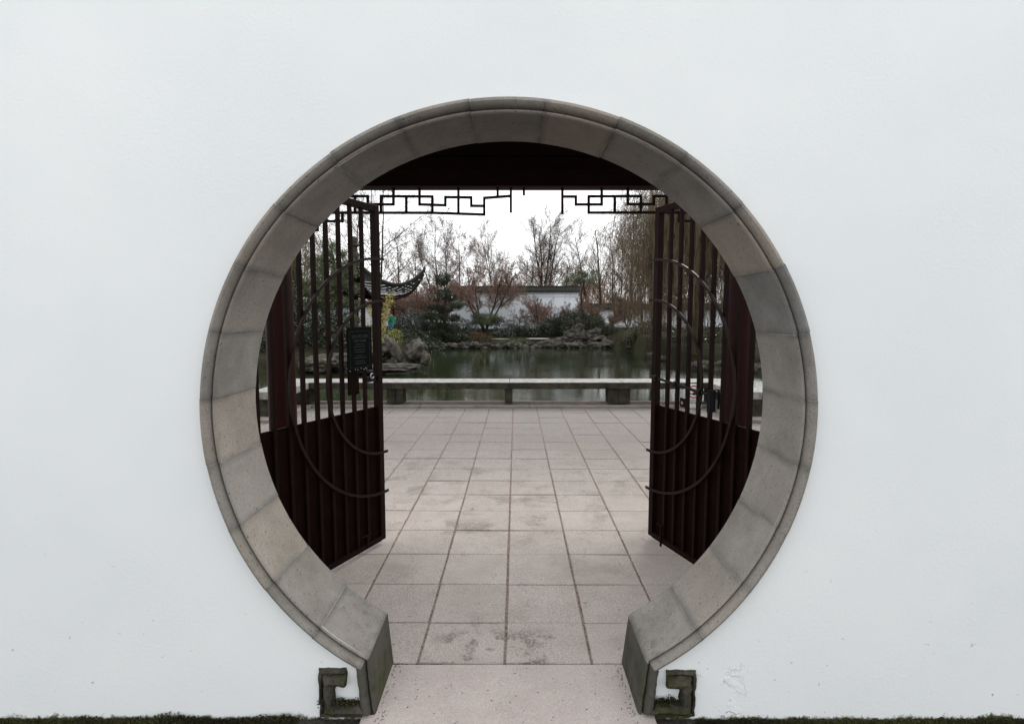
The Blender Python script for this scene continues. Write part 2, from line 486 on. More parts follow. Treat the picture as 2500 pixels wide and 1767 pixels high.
WZ = -0.45
def shore(x):
    """depth of the far waterline for a given x"""
    pts = [(-40, 16.5), (-9, 18.0), (-6.6, 19.3), (-5.2, 20.5), (-4.6, 24), (-5.6, 30), (-4.2, 32.3), (-1, 33.0), (2, 33.6), (6.3, 33.2), (6.6, 29), (6.8, 25), (7.0, 20.5), (9.5, 18.5), (14, 16), (40, 12)]
    for (a, ya), (b, yb) in zip(pts, pts[1:]):
        if a <= x <= b:
            t = (x - a) / (b - a)
            return ya + (yb - ya) * t
    return 16.0

def ground_z(x, y):
    s = y - shore(x)
    h = WZ - 0.7 + 1.15 * min(1, max(0, (s + 0.6) / 1.4))
    h += min(0.55, max(0, s - 1) * 0.055)
    if s > 0:
        h += 0.12 * mnoise.noise(Vector((x * 0.6, y * 0.6, 0)))
    return h

nx, ny = 150, 130
gx = np.concatenate([np.linspace(-300, -42, 10, endpoint=False), np.linspace(-42, 42, nx - 20, endpoint=False), np.linspace(42, 300, 10)])
gy = np.concatenate([np.linspace(11, 62, ny - 12, endpoint=False), np.linspace(62, 600, 12)])
GV = [(x, y, ground_z(x, min(y, 62))) for y in gy for x in gx]
GF = [(j * nx + i, j * nx + i + 1, (j + 1) * nx + i + 1, (j + 1) * nx + i) for j in range(ny - 1) for i in range(nx - 1)]
meta(link("garden_ground", mesh_np("garden_ground", GV, GF, True), M_soil), kind="structure")
meta(link("pond_water", mesh_np("pond_water", [(-60, 9.65, WZ), (60, 9.65, WZ), (60, 48, WZ), (-60, 48, WZ)], [(0, 1, 2, 3)]), M_water), kind="structure")
meta(link("pond_bed", mesh_np("pond_bed", [(-300, 9.0, -1.3), (300, 9.0, -1.3), (300, 60, -1.3), (-300, 60, -1.3)], [(0, 1, 2, 3)]), M_soil), kind="structure")

# pavers: each one a part of the courtyard
S0, Y0, X0, YAW = 0.4033, 2.699, -0.0501, -0.0073
court = empty("courtyard_paving", (0, 2.4, 0), None, None)
court["kind"] = "structure"
def paver_mesh(w, d, seed):
    rr = random.Random(seed)
    bm = bmesh.new()
    add_box(bm, -w / 2, w / 2, -d / 2, d / 2, -0.05, 0, bev=0.004)
    for v in bm.verts:
        v.co.x += rr.uniform(-.0015, .0015)
        v.co.y += rr.uniform(-.0012, .0012)
    me = bm_mesh("paver", bm)
    me.materials.append(M_paver)
    return me
PM = [paver_mesh(S0 - 0.0115, S0 - 0.006, k) for k in range(5)]
PM_cut = paver_mesh(S0 - 0.0115, 0.326, 9)
rest = []
count = 0
for j in range(-1, 17):
    for i in range(-17, 18):
        cxl = (i + 0.5) * S0 + X0
        if j == -1:
            cyl = Y0 - 0.0035 - 0.163
        else:
            cyl = Y0 + (j + 0.5) * S0
        if j == 16 and cyl + S0 / 2 > 9.24:
            continue
        px = cxl * math.cos(YAW) - cyl * math.sin(YAW)
        py = cxl * math.sin(YAW) + cyl * math.cos(YAW)
        zz = R.uniform(-0.003, 0.002)
        vis = abs(px) < 0.475 * py + 0.25
        if vis and count < 300:
            o = bpy.data.objects.new("paver", PM_cut if j == -1 else PM[R.randrange(5)])
            o.location = (px, py, zz)
            o.rotation_euler = (R.uniform(-.008, .008), R.uniform(-.008, .008), YAW + R.uniform(-.0045, .0045))
            o.parent = court
            o.matrix_parent_inverse = Matrix.Translation((0, -2.4, 0))
            C.objects.link(o)
            count += 1
        elif j >= 0:
            rest.append((px, py, zz))
bm = bmesh.new()
for px, py, zz in rest:
    add_box(bm, px - S0 / 2 + .0065, px + S0 / 2 - .0065, py - S0 / 2 + .0035, py + S0 / 2 - .0035, -0.05, zz)
meta(link("paver_field", bm_mesh("paver_field", bm), M_paver, court), kind="stuff")

# threshold slab under the gate
bm = bmesh.new()
add_box(bm, -0.60, 0.57, 1.45, 2.356, -0.12, 0.003, bev=0.004)
meta(link("threshold", bm_mesh("threshold", bm), M_thresh), kind="structure")

# ================================================================== MOON GATE WALL
CX, CZ, RR, YF, YB = -0.012, 1.212, 1.12, 2.057, 2.37
aL, aR = math.radians(240.3), math.radians(-60.9)
LC = (-0.569, 0.238)
RC = (0.533, 0.222)

def hole_points(u):
    pts = []
    n = 120
    for k in range(n + 1):
        a = aR + (aL - aR) * k / n
        pts.append((CX + (RR + u) * math.cos(a), CZ + (RR + u) * math.sin(a)))
    return [(RC[0] - .025 + u, -0.3)] + pts + [(LC[0] + .022 - u, -0.3)]
hp = hole_points(0.038)
X1, Z0W, Z1W = 8.0, -0.3, 3.75
def outward(px, pz):
    # project on the outer rectangle from the centre
    dx, dz = px - CX, pz - CZ
    t = 1e9
    if dx > 0: t = min(t, (X1 - CX) / dx)
    if dx < 0: t = min(t, (-X1 - CX) / dx)
    if dz > 0: t = min(t, (Z1W - CZ) / dz)
    if dz < 0: t = min(t, (Z0W - CZ) / dz)
    return (CX + dx * t, CZ + dz * t)
bm = bmesh.new()
rows = []
outs = []
for k, (px, pz) in enumerate(hp):
    if k == 0: o = (X1, Z0W)
    elif k == len(hp) - 1: o = (-X1, Z0W)
    else:
        o = outward(px, pz)
        if o[1] <= Z0W + 1e-4: o = (math.copysign(X1, o[0] - CX), Z0W)
    outs.append(o)
# snap the nearest rays to the upper corners so that the rectangle closes
for cxn, czn in ((X1, Z1W), (-X1, Z1W)):
    kk = min(range(len(outs)), key=lambda q: (outs[q][0] - cxn) ** 2 + (outs[q][1] - czn) ** 2)
    outs[kk] = (cxn, czn)
F0 = [bm.verts.new((x, YF, z)) for x, z in hp]
F1 = [bm.verts.new((x, YF, z)) for x, z in outs]
B0 = [bm.verts.new((x, YB - .01, z)) for x, z in hp]
B1 = [bm.verts.new((x, YB - .01, z)) for x, z in outs]
for k in range(len(hp) - 1):
    for q in ((F0[k], F0[k + 1], F1[k + 1], F1[k]), (B0[k], B1[k], B1[k + 1], B0[k + 1]),
              (F0[k], B0[k], B0[k + 1], F0[k + 1]), (F1[k], F1[k + 1], B1[k + 1], B1[k])):
        if len({(round(v.co.x, 5), round(v.co.y, 5), round(v.co.z, 5)) for v in q}) < 4:
            uq = []
            for v in q:
                if all((v.co - w.co).length > 1e-5 for w in uq): uq.append(v)
            if len(uq) == 3:
                bm.faces.new(uq)
            continue
        bm.faces.new(q)
bmesh.ops.remove_doubles(bm, verts=bm.verts[:], dist=1e-5)
wall = empty("plaster_wall", (0, 2.2, 0), "tall white plastered wall pierced by the round moon gate, mossy along its foot", "wall")
link("wall_body", bm_mesh("wall_body", bm), M_plaster, wall)
link("wall_coping", box_mesh("wall_coping", -X1 - .05, X1 + .05, YF - .12, YB + .10, Z1W + .002, Z1W + .14, bev=.02), M_tile, wall)

# moulding + reveal swept along arch, jamb and foot scroll
def prof(full):
    p = []
    # inner bead
    p += [(0.0, 2.062), (0.0005, 2.050), (0.003, 2.043), (0.007, 2.040), (0.011, 2.042), (0.0135, 2.048), (0.0145, 2.056)]
    # groove, then the broad roll
    p += [(0.0175, 2.057), (0.0185, 2.044), (0.022, 2.030), (0.028, 2.019), (0.036, 2.014), (0.044, 2.017), (0.051, 2.027), (0.056, 2.042), (0.0575, 2.060)]
    p += [(0.0575, 2.064), (0.046, 2.066)]
    if full:
        p += [(0.046, YB), (0.0, YB)]
    else:
        p += [(0.046, 2.078), (0.0, 2.078)]
    return p

def frame_path(side):
    """2D path (x,z) from the crown joint down to the end of the scroll, roll side = outside"""
    pts = []
    return pts

def miter(path, side):
    n = len(path)
    offs = []
    for i in range(n):
        def nrm(a, b):
            dx, dz = b[0] - a[0], b[1] - a[1]
            L = math.hypot(dx, dz)
            return (dz / L * side, -dx / L * side)
        if i == 0: m = nrm(path[0], path[1]); s = 1
        elif i == n - 1: m = nrm(path[-2], path[-1]); s = 1
        else:
            a = nrm(path[i - 1], path[i]); b = nrm(path[i], path[i + 1])
            m = (a[0] + b[0], a[1] + b[1])
            L = math.hypot(*m); m = (m[0] / L, m[1] / L)
            s = 1 / max(0.35, m[0] * a[0] + m[1] * a[1])
        offs.append((m[0] * s, m[1] * s))
    return offs

def sweep_mesh(name, path, offs, profile, shrink=0.0, dy=0.0, smooth=40):
    bm = bmesh.new()
    rings = []
    for (x, z), (ox, oz) in zip(path, offs):
        rings.append([bm.verts.new((x + ox * (u + shrink), y + dy, z + oz * (u + shrink))) for u, y in profile])
    n = len(profile)
    for a, b in zip(rings, rings[1:]):
        for k in range(n):
            bm.faces.new((a[k], a[(k + 1) % n], b[(k + 1) % n], b[k]))
    bm.faces.new(rings[0][::-1])
    bm.faces.new(rings[-1])
    return bm_mesh(name, bm, smooth)

gate_frame = empty("moon_gate_frame", (CX, 2.2, 0), "round grey stone surround of the moon gate with roll moulding, jambs and scroll feet", "gate frame")
def arc(a0, a1, n):
    return [(CX + RR * math.cos(a0 + (a1 - a0) * k / n), CZ + RR * math.sin(a0 + (a1 - a0) * k / n)) for k in range(n + 1)]
joints = [240.3, 228.5, 215.5, 202.1, 189.2, 176.5, 163.6, 150.4, 137.2, 123.8, 110.2, 96.9, 83.5, 69.9, 56.2, 42.8, 29.4, 16.0, 3.1, -9.8, -22.8, -35.9, -48.8, -60.9]
GAP = math.radians(0.06)
FR = [0, .04, .09, .16, .28, .4, .5, .6, .72, .84, .91, .96, 1]
for a0, a1 in zip(joints, joints[1:]):
    A0, A1 = math.radians(a0) - GAP, math.radians(a1) + GAP
    path = [(CX + RR * math.cos(A0 + (A1 - A0) * f), CZ + RR * math.sin(A0 + (A1 - A0) * f)) for f in FR]
    offs = [((x - CX) / RR, (z - CZ) / RR) for x, z in path]
    if a0 == 240.3: path[0] = LC; offs[0] = (-0.905, -0.62)
    if a1 == -60.9: path[-1] = RC; offs[-1] = (0.905, -0.62)
    dz = R.uniform(-.0018, .0018)
    me = sweep_mesh("arch_stone", path, offs, prof(True), shrink=R.uniform(-.0016, .0016), dy=dz)
    ea = me.attributes.new("edge", 'FLOAT', 'POINT')
    npr = len(prof(True))
    for vi in range(len(me.vertices)):
        k = vi // npr
        ea.data[vi].value = max(0.0, 1 - FR[k] / .16) if FR[k] < .5 else max(0.0, 1 - (1 - FR[k]) / .16)
    link("arch_stone", me, M_arch, gate_frame)
# mortar behind the joints, a hair below the stone faces
path = arc(math.radians(239), math.radians(-59.6), 140)
offs = [((x - CX) / RR, (z - CZ) / RR) for x, z in path]
pm = [(0.0022, 2.062), (0.0022, 2.048), (0.0075, 2.0435), (0.012, 2.05), (0.0145, 2.060), (0.0185, 2.060), (0.023, 2.034), (0.029, 2.0225), (0.036, 2.0178), (0.044, 2.0205), (0.05, 2.03), (0.054, 2.045), (0.055, 2.062), (0.045, 2.068), (0.045, YB - .004), (0.0022, YB - .004)]
link("mortar", sweep_mesh("mortar", path, offs, pm), M_mortar, gate_frame)
pg = [(0.0120, 2.0555), (0.0195, 2.0555), (0.0195, 2.0595), (0.0120, 2.0595)]
path = arc(math.radians(240), math.radians(-60.6), 140)
offs = [((x - CX) / RR, (z - CZ) / RR) for x, z in path]
link("moulding_groove", sweep_mesh("moulding_groove", path, offs, [(u, y - .0035) for u, y in pg]), M_groove, gate_frame)

def densify(p, o, step=.012):
    P2, O2 = [], []
    for (a, b), (oa, ob) in zip(zip(p, p[1:]), zip(o, o[1:])):
        n = max(1, int(math.hypot(b[0] - a[0], b[1] - a[1]) / step))
        for k in range(n):
            t = k / n
            P2.append((a[0] + (b[0] - a[0]) * t, a[1] + (b[1] - a[1]) * t))
            O2.append((oa[0] + (ob[0] - oa[0]) * t, oa[1] + (ob[1] - oa[1]) * t))
    P2.append(p[-1]); O2.append(o[-1])
    return P2, O2

def roughen(me, amp, ymax=2.062):
    for v in me.vertices:
        if v.co.y < ymax:
            q = v.co * 38
            v.co += Vector((mnoise.noise(q), mnoise.noise(q + Vector((9, 0, 0))), mnoise.noise(q + Vector((0, 7, 0))))) * amp

# jambs (full depth) and scroll feet (shallow)
def foot(side, corner, xb, xin, xout, ztop, xhook):
    p = [corner, (xb, -0.012), (xout, -0.012), (xout, ztop), (xhook, ztop)]
    offs = miter([(corner[0] - side * 0.2, corner[1] + 0.45)] + p, side)[1:]
    offs[0] = (0.905 * (-1 if side > 0 else 1), -0.62)
    offs[0] = (-0.905, -0.62) if corner[0] < 0 else (0.905, -0.62)
    # jamb stone
    jp = [p[0], p[1]]
    jo = [offs[0], (offs[1][0], offs[1][1])]
    me = sweep_mesh("jamb_stone", *densify(jp, jo), prof(True), smooth=40)
    roughen(me, .0035)
    bmj = bmesh.new(); bmj.from_mesh(me)
    bmesh.ops.recalc_face_normals(bmj, faces=bmj.faces[:]); bmj.to_mesh(me); bmj.free()
    link("jamb_stone", me, M_jamb, gate_frame)
    me = sweep_mesh("scroll_foot", *densify(p[1:], offs[1:]), [(u * 1.14, y) for u, y in prof(False)], dy=-0.0015, smooth=40)
    roughen(me, .006, 2.07)
    link("scroll_foot", me, M_foot, gate_frame)
M_jamb = mat_stone("mossy_jamb_stone", (0.042, 0.042, 0.038), (0.090, 0.086, 0.078), (0.055, 0.052, 0.036), 0.24, 0.75)
foot(1, LC, -0.546, 0, -0.774, 0.190, -0.662)
foot(-1, RC, 0.504, 0, 0.737, 0.182, 0.618)

# ================================================================== IRON GATES
def gate_leaf(A, d, label, sgn):
    """A free-edge point on the ground, d unit vector from the free edge to the hinge"""
    ang = math.atan2(d[1], d[0])
    g = empty("iron_gate", (A[0] + d[0] * 1.49, A[1] + d[1] * 1.49, 0), label, "gate", "pair of gate leaves")
    # local frame: s along d, n towards the viewer side, z up
    nvec = Vector((d[1] * sgn, -d[0] * sgn, 0))
    M = Matrix(((d[0], nvec.x, 0, A[0]), (d[1], nvec.y, 0, A[1]), (0, 0, 1, 0), (0, 0, 0, 1)))
    W, ZB, ZT, ZP = 1.49, 0.032, 2.322, 0.965
    def b(name, s0, s1, n0, n1, z0, z1, m, bev=.0015):
        return link(name, box_mesh(name, s0, s1, n0, n1, z0, z1, M, bev), m, g)
    b("stile", 0.0, 0.046, -0.02, 0.024, ZB, ZT, M_gatebar)
    b("stile", W - .05, W, -0.02, 0.024, ZB, ZT, M_gatebar)
    b("top_rail", 0.0465, W - .0505, -0.019, 0.023, ZT - .042, ZT - .0005, M_gatebar)
    b("bottom_rail", 0.0465, W - .0505, -0.021, 0.028, ZB - .001, ZB + .034, M_gatebar)
    b("sheet_panel", 0.047, W - .051, -0.012, -0.004, ZB + .035, ZP, M_gate)
    b("panel_edge", 0.047, W - .051, -0.014, -0.002, ZP + .001, ZP + .008, M_gatebar)
    s = 0.152
    while s < W - 0.09:
        b("bar", s, s + 0.023, -0.0035, 0.0190, ZB + .0345, ZT - .0425, M_gatebar)
        s += 0.1045
    for rad in (0.80, 0.519 if sgn < 0 else 0.528):
        bm = bmesh.new()
        n = 44
        pr = [(-0.0085, 0.0245), (-0.0085, 0.036), (0.0085, 0.036), (0.0085, 0.0245)]
        rings = []
        for k in range(n + 1):
            a = -math.pi / 2 + math.pi * k / n
            ring = [bm.verts.new(M @ Vector(((rad + e) * math.cos(a), nn, 1.172 + (rad + e) * math.sin(a)))) for e, nn in pr]
            rings.append(ring)
        # short straight tails past the free edge
        for end in (0, 1):
            a = -math.pi / 2 if end == 0 else math.pi / 2
            ring = [bm.verts.new(M @ Vector((-0.028, nn, 1.172 + (rad + e) * math.sin(a)))) for e, nn in pr]
            if end == 0: rings.insert(0, ring)
            else: rings.append(ring)
        for r0, r1 in zip(rings, rings[1:]):
            for k in range(4):
                bm.faces.new((r0[k], r0[(k + 1) % 4], r1[(k + 1) % 4], r1[k]))
        bm.faces.new(rings[0][::-1]); bm.faces.new(rings[-1])
        link("hoop", bm_mesh("hoop", bm, 35), M_hoop, g)
    return g, M, b

gL, ML, bL = gate_leaf((-0.91, 3.706), (-0.433, -0.9014), "left iron gate leaf with black notice plaque hung on its bars", -1)
gR, MR, bR = gate_leaf((0.997, 3.77), (0.347, -0.9379), "right iron gate leaf with long sliding bolt, swung in before the fish sign", 1)

def text_mesh(body, size, M, depth=0.0006, align='CENTER'):
    cu = bpy.data.curves.new("lettering", 'FONT')
    cu.body = body
    cu.size = size
    cu.align_x = align
    cu.align_y = 'CENTER'
    cu.extrude = depth
    o = bpy.data.objects.new("lettering", cu)
    C.objects.link(o)
    bpy.context.view_layer.update()
    dg = bpy.context.evaluated_depsgraph_get()
    me = bpy.data.meshes.new_from_object(o.evaluated_get(dg))
    bpy.data.objects.remove(o)
    bpy.data.curves.remove(cu)
    me.transform(M)
    me.materials.clear()
    return me

# local text frame -> leaf frame. On the left leaf the text reads with s decreasing to the right.
def leaf_text_frame(M, s, n, z, flip):
    ex = Vector((-1, 0, 0)) if flip else Vector((1, 0, 0))
    ez = Vector((0, 0, 1))
    en = Vector((0, 1, 0))
    T = Matrix(((ex.x, ez.x, en.x, s), (ex.y, ez.y, en.y, n), (ex.z, ez.z, en.z, z), (0, 0, 0, 1)))
    return M @ T

# plaque on the left leaf
plq = bL("plaque", 0.126, 0.356, 0.037, 0.043, 1.236, 1.520, M_plaque, .001)
plq["label"] = "black park hours notice with thin white border"
bm = bmesh.new()
for q in ((0.150, 0.334, 1.492, 1.4935), (0.150, 0.334, 1.262, 1.2635), (0.150, 0.1515, 1.264, 1.4915), (0.3325, 0.334, 1.264, 1.4915), (0.175, 0.31, 1.4475, 1.449)):
    add_box(bm, q[0], q[1], 0.0432, 0.0438, q[2], q[3], ML)
link("border_line", bm_mesh("border_line", bm), M_plq_txt, plq)
link("lettering", text_mesh("SUN YAT-SEN", 0.024, leaf_text_frame(ML, 0.242, 0.0436, 1.462, True)), M_plq_txt, plq)
link("lettering", text_mesh("PARK HOURS", 0.019, leaf_text_frame(ML, 0.242, 0.0436, 1.432, True)), M_plq_txt, plq)
bm = bmesh.new()
rr = random.Random(4)
for z, w in ((1.408, .08), (1.393, .10), (1.374, .10), (1.359, .095), (1.336, .065), (1.322, .11), (1.300, .08), (1.285, .10)):
    s = 0.242 - w / 2
    while s < 0.242 + w / 2:
        l = rr.uniform(.003, .009)
        add_box(bm, s, s + l, 0.0432, 0.0437, z, z + .0045, ML)
        s += l + .003
link("faded_print_lines", bm_mesh("faded_print_lines", bm), M_plq_txt, plq)["kind"] = "stuff"
bm = bmesh.new()
for s, z in ((.335, 1.243), (.285, 1.248), (.262, 1.245), (.232, 1.252), (.205, 1.243), (.19, 1.25), (.18, 1.246)):
    add_box(bm, s, s + .005, 0.0432, 0.0436, z, z + .006, ML)
link("paint_chips", bm_mesh("paint_chips", bm), M_steel, plq)["kind"] = "stuff"
bL("lock_plate", 0.246, 0.345, 0.026, 0.034, 1.090, 1.233, M_gate)
# latch hook with a ring next to the free stile
bm = bmesh.new()
add_box(bm, 0.047, 0.150, 0.004, 0.012, 1.150, 1.185, ML)
link("latch_bar", bm_mesh("latch_bar", bm), M_black, gL)
bm = bmesh.new()
pts = [ML @ Vector((0.098 + 0.016 * math.cos(a), 0.016, 1.19 + 0.016 * math.sin(a))) for a in np.linspace(-2.8, 2.2, 14)]
add_tube(bm, pts, 0.0045, 6)
link("latch_ring", bm_mesh("latch_ring", bm, 60), M_steel, gL)
bL("floor_bolt", 0.155, 0.245, 0.024, 0.030, 0.122, 0.130, M_gatebar)
bL("floor_bolt", 0.190, 0.202, 0.0245, 0.034, 0.040, 0.121, M_gatebar)

# sliding bolt on the right leaf
bm = bmesh.new()
add_tube(bm, [MR @ Vector((0.02, 0.045, 1.175)), MR @ Vector((0.60, 0.045, 1.125))], 0.009, 10)
link("sliding_bolt", bm_mesh("sliding_bolt", bm, 50), M_black, gR)
for s in (0.085, 0.30, 0.53):
    bm = bmesh.new()
    z = 1.175 - 0.05 * (s - .02) / .58
    add_tube(bm, [MR @ Vector((s - .012, 0.044, z)), MR @ Vector((s + .012, 0.044, z))], 0.022, 12)
    link("bolt_collar", bm_mesh("bolt_collar", bm, 40), M_black, gR)
for s in (0.60,):
    bR("bolt_bracket", s, s + .03, 0.0245, 0.05, 1.02, 1.155, M_black)
bm = bmesh.new()
add_box(bm, 0.300, 0.352, 0.004, 0.010, 1.005, 1.062, MR)
link("hasp_plate", bm_mesh("hasp_plate", bm), M_gatebar, gR)
bm = bmesh.new()
add_lathe(bm, [(0.010, -0.002), (0.010, 0.002)], 0, 0, 12)
bmesh.ops.transform(bm, matrix=MR @ Matrix.Translation((0.326, 0.013, 1.033)) @ Matrix.Rotation(math.pi / 2, 4, 'X'), verts=bm.verts[:])
link("hasp_rivet", bm_mesh("hasp_rivet", bm), M_steel, gR)
bR("floor_bolt", 0.105, 0.165, 0.0245, 0.030, 0.150, 0.157, M_gatebar)
bR("floor_bolt", 0.155, 0.167, 0.0245, 0.036, 0.010, 0.148, M_gatebar)

# ================================================================== GALLERY: columns, beam, roof, lattice
YC = 6.2
gal = empty("garden_gallery", (0, YC, 0), "dark red columned gallery with a heavy beam spanning behind the gate", "gallery")
for cx_, px0 in ((-2.655, 0), (2.60, 1)):
    bm = bmesh.new()
    add_lathe(bm, [(0.153, 0.16), (0.153, 1.6), (0.150, 3.18)], cx_, YC, 32)
    link("column", bm_mesh("column", bm, 50), M_red, gal)
    bm = bmesh.new()
    add_lathe(bm, [(0.20, 0.002), (0.235, 0.05), (0.235, 0.09), (0.20, 0.13), (0.17, 0.158)], cx_, YC, 32)
    link("column_base", bm_mesh("column_base", bm, 40), M_pier, gal)
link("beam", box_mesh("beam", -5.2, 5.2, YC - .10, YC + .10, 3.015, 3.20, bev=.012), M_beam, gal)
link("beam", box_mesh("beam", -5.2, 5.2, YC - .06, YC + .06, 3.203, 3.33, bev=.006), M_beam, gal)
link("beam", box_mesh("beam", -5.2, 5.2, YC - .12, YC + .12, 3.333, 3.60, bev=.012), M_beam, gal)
link("beam_edge_highlight", box_mesh("beam_edge_highlight", -5.2, 5.2, YC - .085, YC + .085, 2.999, 3.0135, bev=.002), M_red, gal)  # added strip: the beam's lit lower edge, painted lighter and redder
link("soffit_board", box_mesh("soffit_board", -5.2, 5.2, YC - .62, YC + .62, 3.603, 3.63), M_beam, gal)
for s in (-1, 1):
    bm = bmesh.new()
    vs = [(-5.3, YC + s * .75, 3.64), (5.3, YC + s * .75, 3.64), (5.3, YC, 4.15), (-5.3, YC, 4.15), (-5.3, YC + s * .75, 3.68), (5.3, YC + s * .75, 3.68), (5.3, YC, 4.20), (-5.3, YC, 4.20)]
    v = [bm.verts.new(p) for p in vs]
    for q in ((0, 1, 2, 3), (4, 5, 6, 7), (0, 1, 5, 4), (1, 2, 6, 5), (2, 3, 7, 6), (3, 0, 4, 7)):
        bm.faces.new([v[i] for i in q])
    link("roof_slope", bm_mesh("roof_slope", bm), M_tile, gal)
link("rafter_board", box_mesh("rafter_board", -5.2, 5.2, YC + .63, YC + .66, 3.56, 3.638), M_red, gal)

def lattice(name, label, V, H, ox, oy, k):
    """V verticals (x,y0,y1), H horizontals (x0,y0,x1,y1) in enlarged-photo units, turned into real bars at the gallery's plane"""
    g = empty(name, tuple(at(ox + (V[0][0]) / k, 459, YC)), label, "lattice", "hanging lattices under the beam")
    t = 0.0135
    def P(x, y): return at(ox + x / k, oy + y / k, YC)
    def bar(a, b, dd):
        d = (b - a); L = d.length; d.normalize()
        side = Vector((0, 1, 0))
        up = d.cross(side).normalized()
        M = Matrix(((d.x, side.x, up.x, a.x), (d.y, side.y, up.y, a.y), (d.z, side.z, up.z, a.z), (0, 0, 0, 1)))
        link("lattice_bar", box_mesh("lattice_bar", -t * 0.9, L + t * 0.9, -0.016 + dd, 0.016 - dd, -t, t, M, .0015), M_latt, g)
    for i, (x, y0, y1) in enumerate(V): bar(P(x, y0), P(x, y1), 0.0)
    for i, (x0, y0, x1, y1) in enumerate(H): bar(P(x0, y0), P(x1, y1), 0.002)
    return g
LATL_V = [(95, 225, 455), (275, 225, 340), (460, 225, 455), (635, 112, 340), (815, 225, 455), (1000, 112, 340), (1180, 230, 458), (1362, 238, 352),
          (1545, 112, 465), (1725, 243, 362), (1907, 250, 482), (2095, 112, 222), (2280, 112, 440), (-80, 457, 575), (-430, 575, 700), (-780, 700, 900), (-430, 112, 457), (-250, 225, 340), (-780, 112, 575)]
LATL_H = [(-250, 225, 275, 225), (275, 340, 635, 340), (460, 225, 1180, 230), (1000, 340, 1362, 352), (1362, 238, 1725, 243), (1725, 360, 1907, 362),
          (1907, 250, 2280, 222), (-900, 455, 1180, 458), (1180, 458, 1907, 482), (-430, 575, -80, 575), (-780, 700, -430, 700), (-430, 225, -250, 225), (-430, 340, -250, 340)]
lattice("hanging_lattice", "dark wooden fret lattice under the beam, left half, with a bent broken end", LATL_V, LATL_H, 850, 440, 5.74)
LATR_V = [(372, 95, 410), (540, 205, 305), (700, 205, 405), (862, 95, 305), (1025, 200, 405), (1188, 95, 305), (1350, 195, 405), (1510, 200, 300),
          (1670, 95, 405), (1830, 405, 512), (2150, 512, 620), (1990, 95, 300), (2460, 95, 700)]
LATR_H = [(372, 205, 540, 205), (540, 303, 862, 303), (700, 202, 1350, 200), (1188, 300, 1510, 300), (1510, 200, 1830, 200), (700, 405, 2560, 403),
          (1830, 510, 2150, 510), (2150, 620, 2500, 620), (1990, 300, 2300, 300)]
lattice("hanging_lattice", "dark wooden fret lattice under the beam, right half, ending in one long upright", LATR_V, LATR_H, 1300, 440, 5.102)
a, b = at(1279, 457, YC), at(1279, 477, YC)
st = link("lattice_stub", box_mesh("lattice_stub", a.x - .0135, a.x + .0135, YC - .016, YC + .016, b.z, 3.012), M_latt)
meta(st, "short broken wooden stub hanging alone between the two lattices", "lattice stub")

# ================================================================== BENCHES, KERB
def bench(name, label, slabs, piers, loc):
    g = empty(name, loc, label, "bench", "stone benches round the courtyard")
    for (x0, x1, y0, y1) in slabs:
        me = box_mesh("seat_slab", x0, x1, y0, y1, 0.315, 0.432, bev=.007)
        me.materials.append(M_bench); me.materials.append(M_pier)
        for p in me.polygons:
            if p.normal.z < .3 and (p.normal.y < -.5 or p.normal.z < -.5) and x1 - x0 > .9: p.material_index = 1  # long bench: front and underside faces take the darker stone
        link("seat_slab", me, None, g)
    for (x0, x1, y0, y1) in piers:
        link("pier", box_mesh("pier", x0, x1, y0, min(y1, 9.66), 0.0525, 0.3145, bev=.006), M_pier, g)
    return g
YBf, YBb = 9.30, 9.86
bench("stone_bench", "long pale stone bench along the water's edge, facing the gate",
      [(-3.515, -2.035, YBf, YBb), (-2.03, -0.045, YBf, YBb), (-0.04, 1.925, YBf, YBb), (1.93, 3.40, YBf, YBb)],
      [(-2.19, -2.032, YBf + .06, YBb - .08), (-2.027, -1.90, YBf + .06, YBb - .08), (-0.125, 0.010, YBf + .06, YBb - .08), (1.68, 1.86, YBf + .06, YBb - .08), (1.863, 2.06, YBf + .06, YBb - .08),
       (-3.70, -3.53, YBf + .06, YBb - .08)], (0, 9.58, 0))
bench("stone_bench", "short stone bench running towards the gate at the left end of the courtyard",
      [(-3.98, -3.52, 8.12, YBb)], [(-3.93, -3.57, 8.16, 8.50), (-3.93, -3.57, 9.3, 9.7)], (-3.75, 9, 0))
bench("stone_bench", "short stone bench running towards the gate at the right end of the courtyard",
      [(3.405, 3.90, 8.12, YBb)], [(3.45, 3.85, 8.16, 8.50), (3.45, 3.85, 9.3, 9.7)], (3.65, 9, 0))
kerb = empty("courtyard_kerb", (0, 9.5, 0), None, None)
kerb["kind"] = "structure"
xs = [-9, -5.6, -3.45, -1.6, 0.3, 2.3, 3.5, 5.6, 9]
for a, b in zip(xs, xs[1:]):
    link("kerb_stone", box_mesh("kerb_stone", a + .003, b - .003, 9.25, 9.50, -0.5, 0.030, bev=.006), M_kerb, kerb)
    link("kerb_stone", box_mesh("kerb_stone", a + .1, b + .094, 9.503, 9.665, -0.9, 0.052, bev=.006), M_kerb, kerb)
for sx in (-1, 1):
    link("kerb_stone", box_mesh("kerb_stone", *( (-4.05, -3.47) if sx < 0 else (3.36, 3.97)), 7.9, 9.247, -0.2, 0.052, bev=.006), M_kerb, kerb)

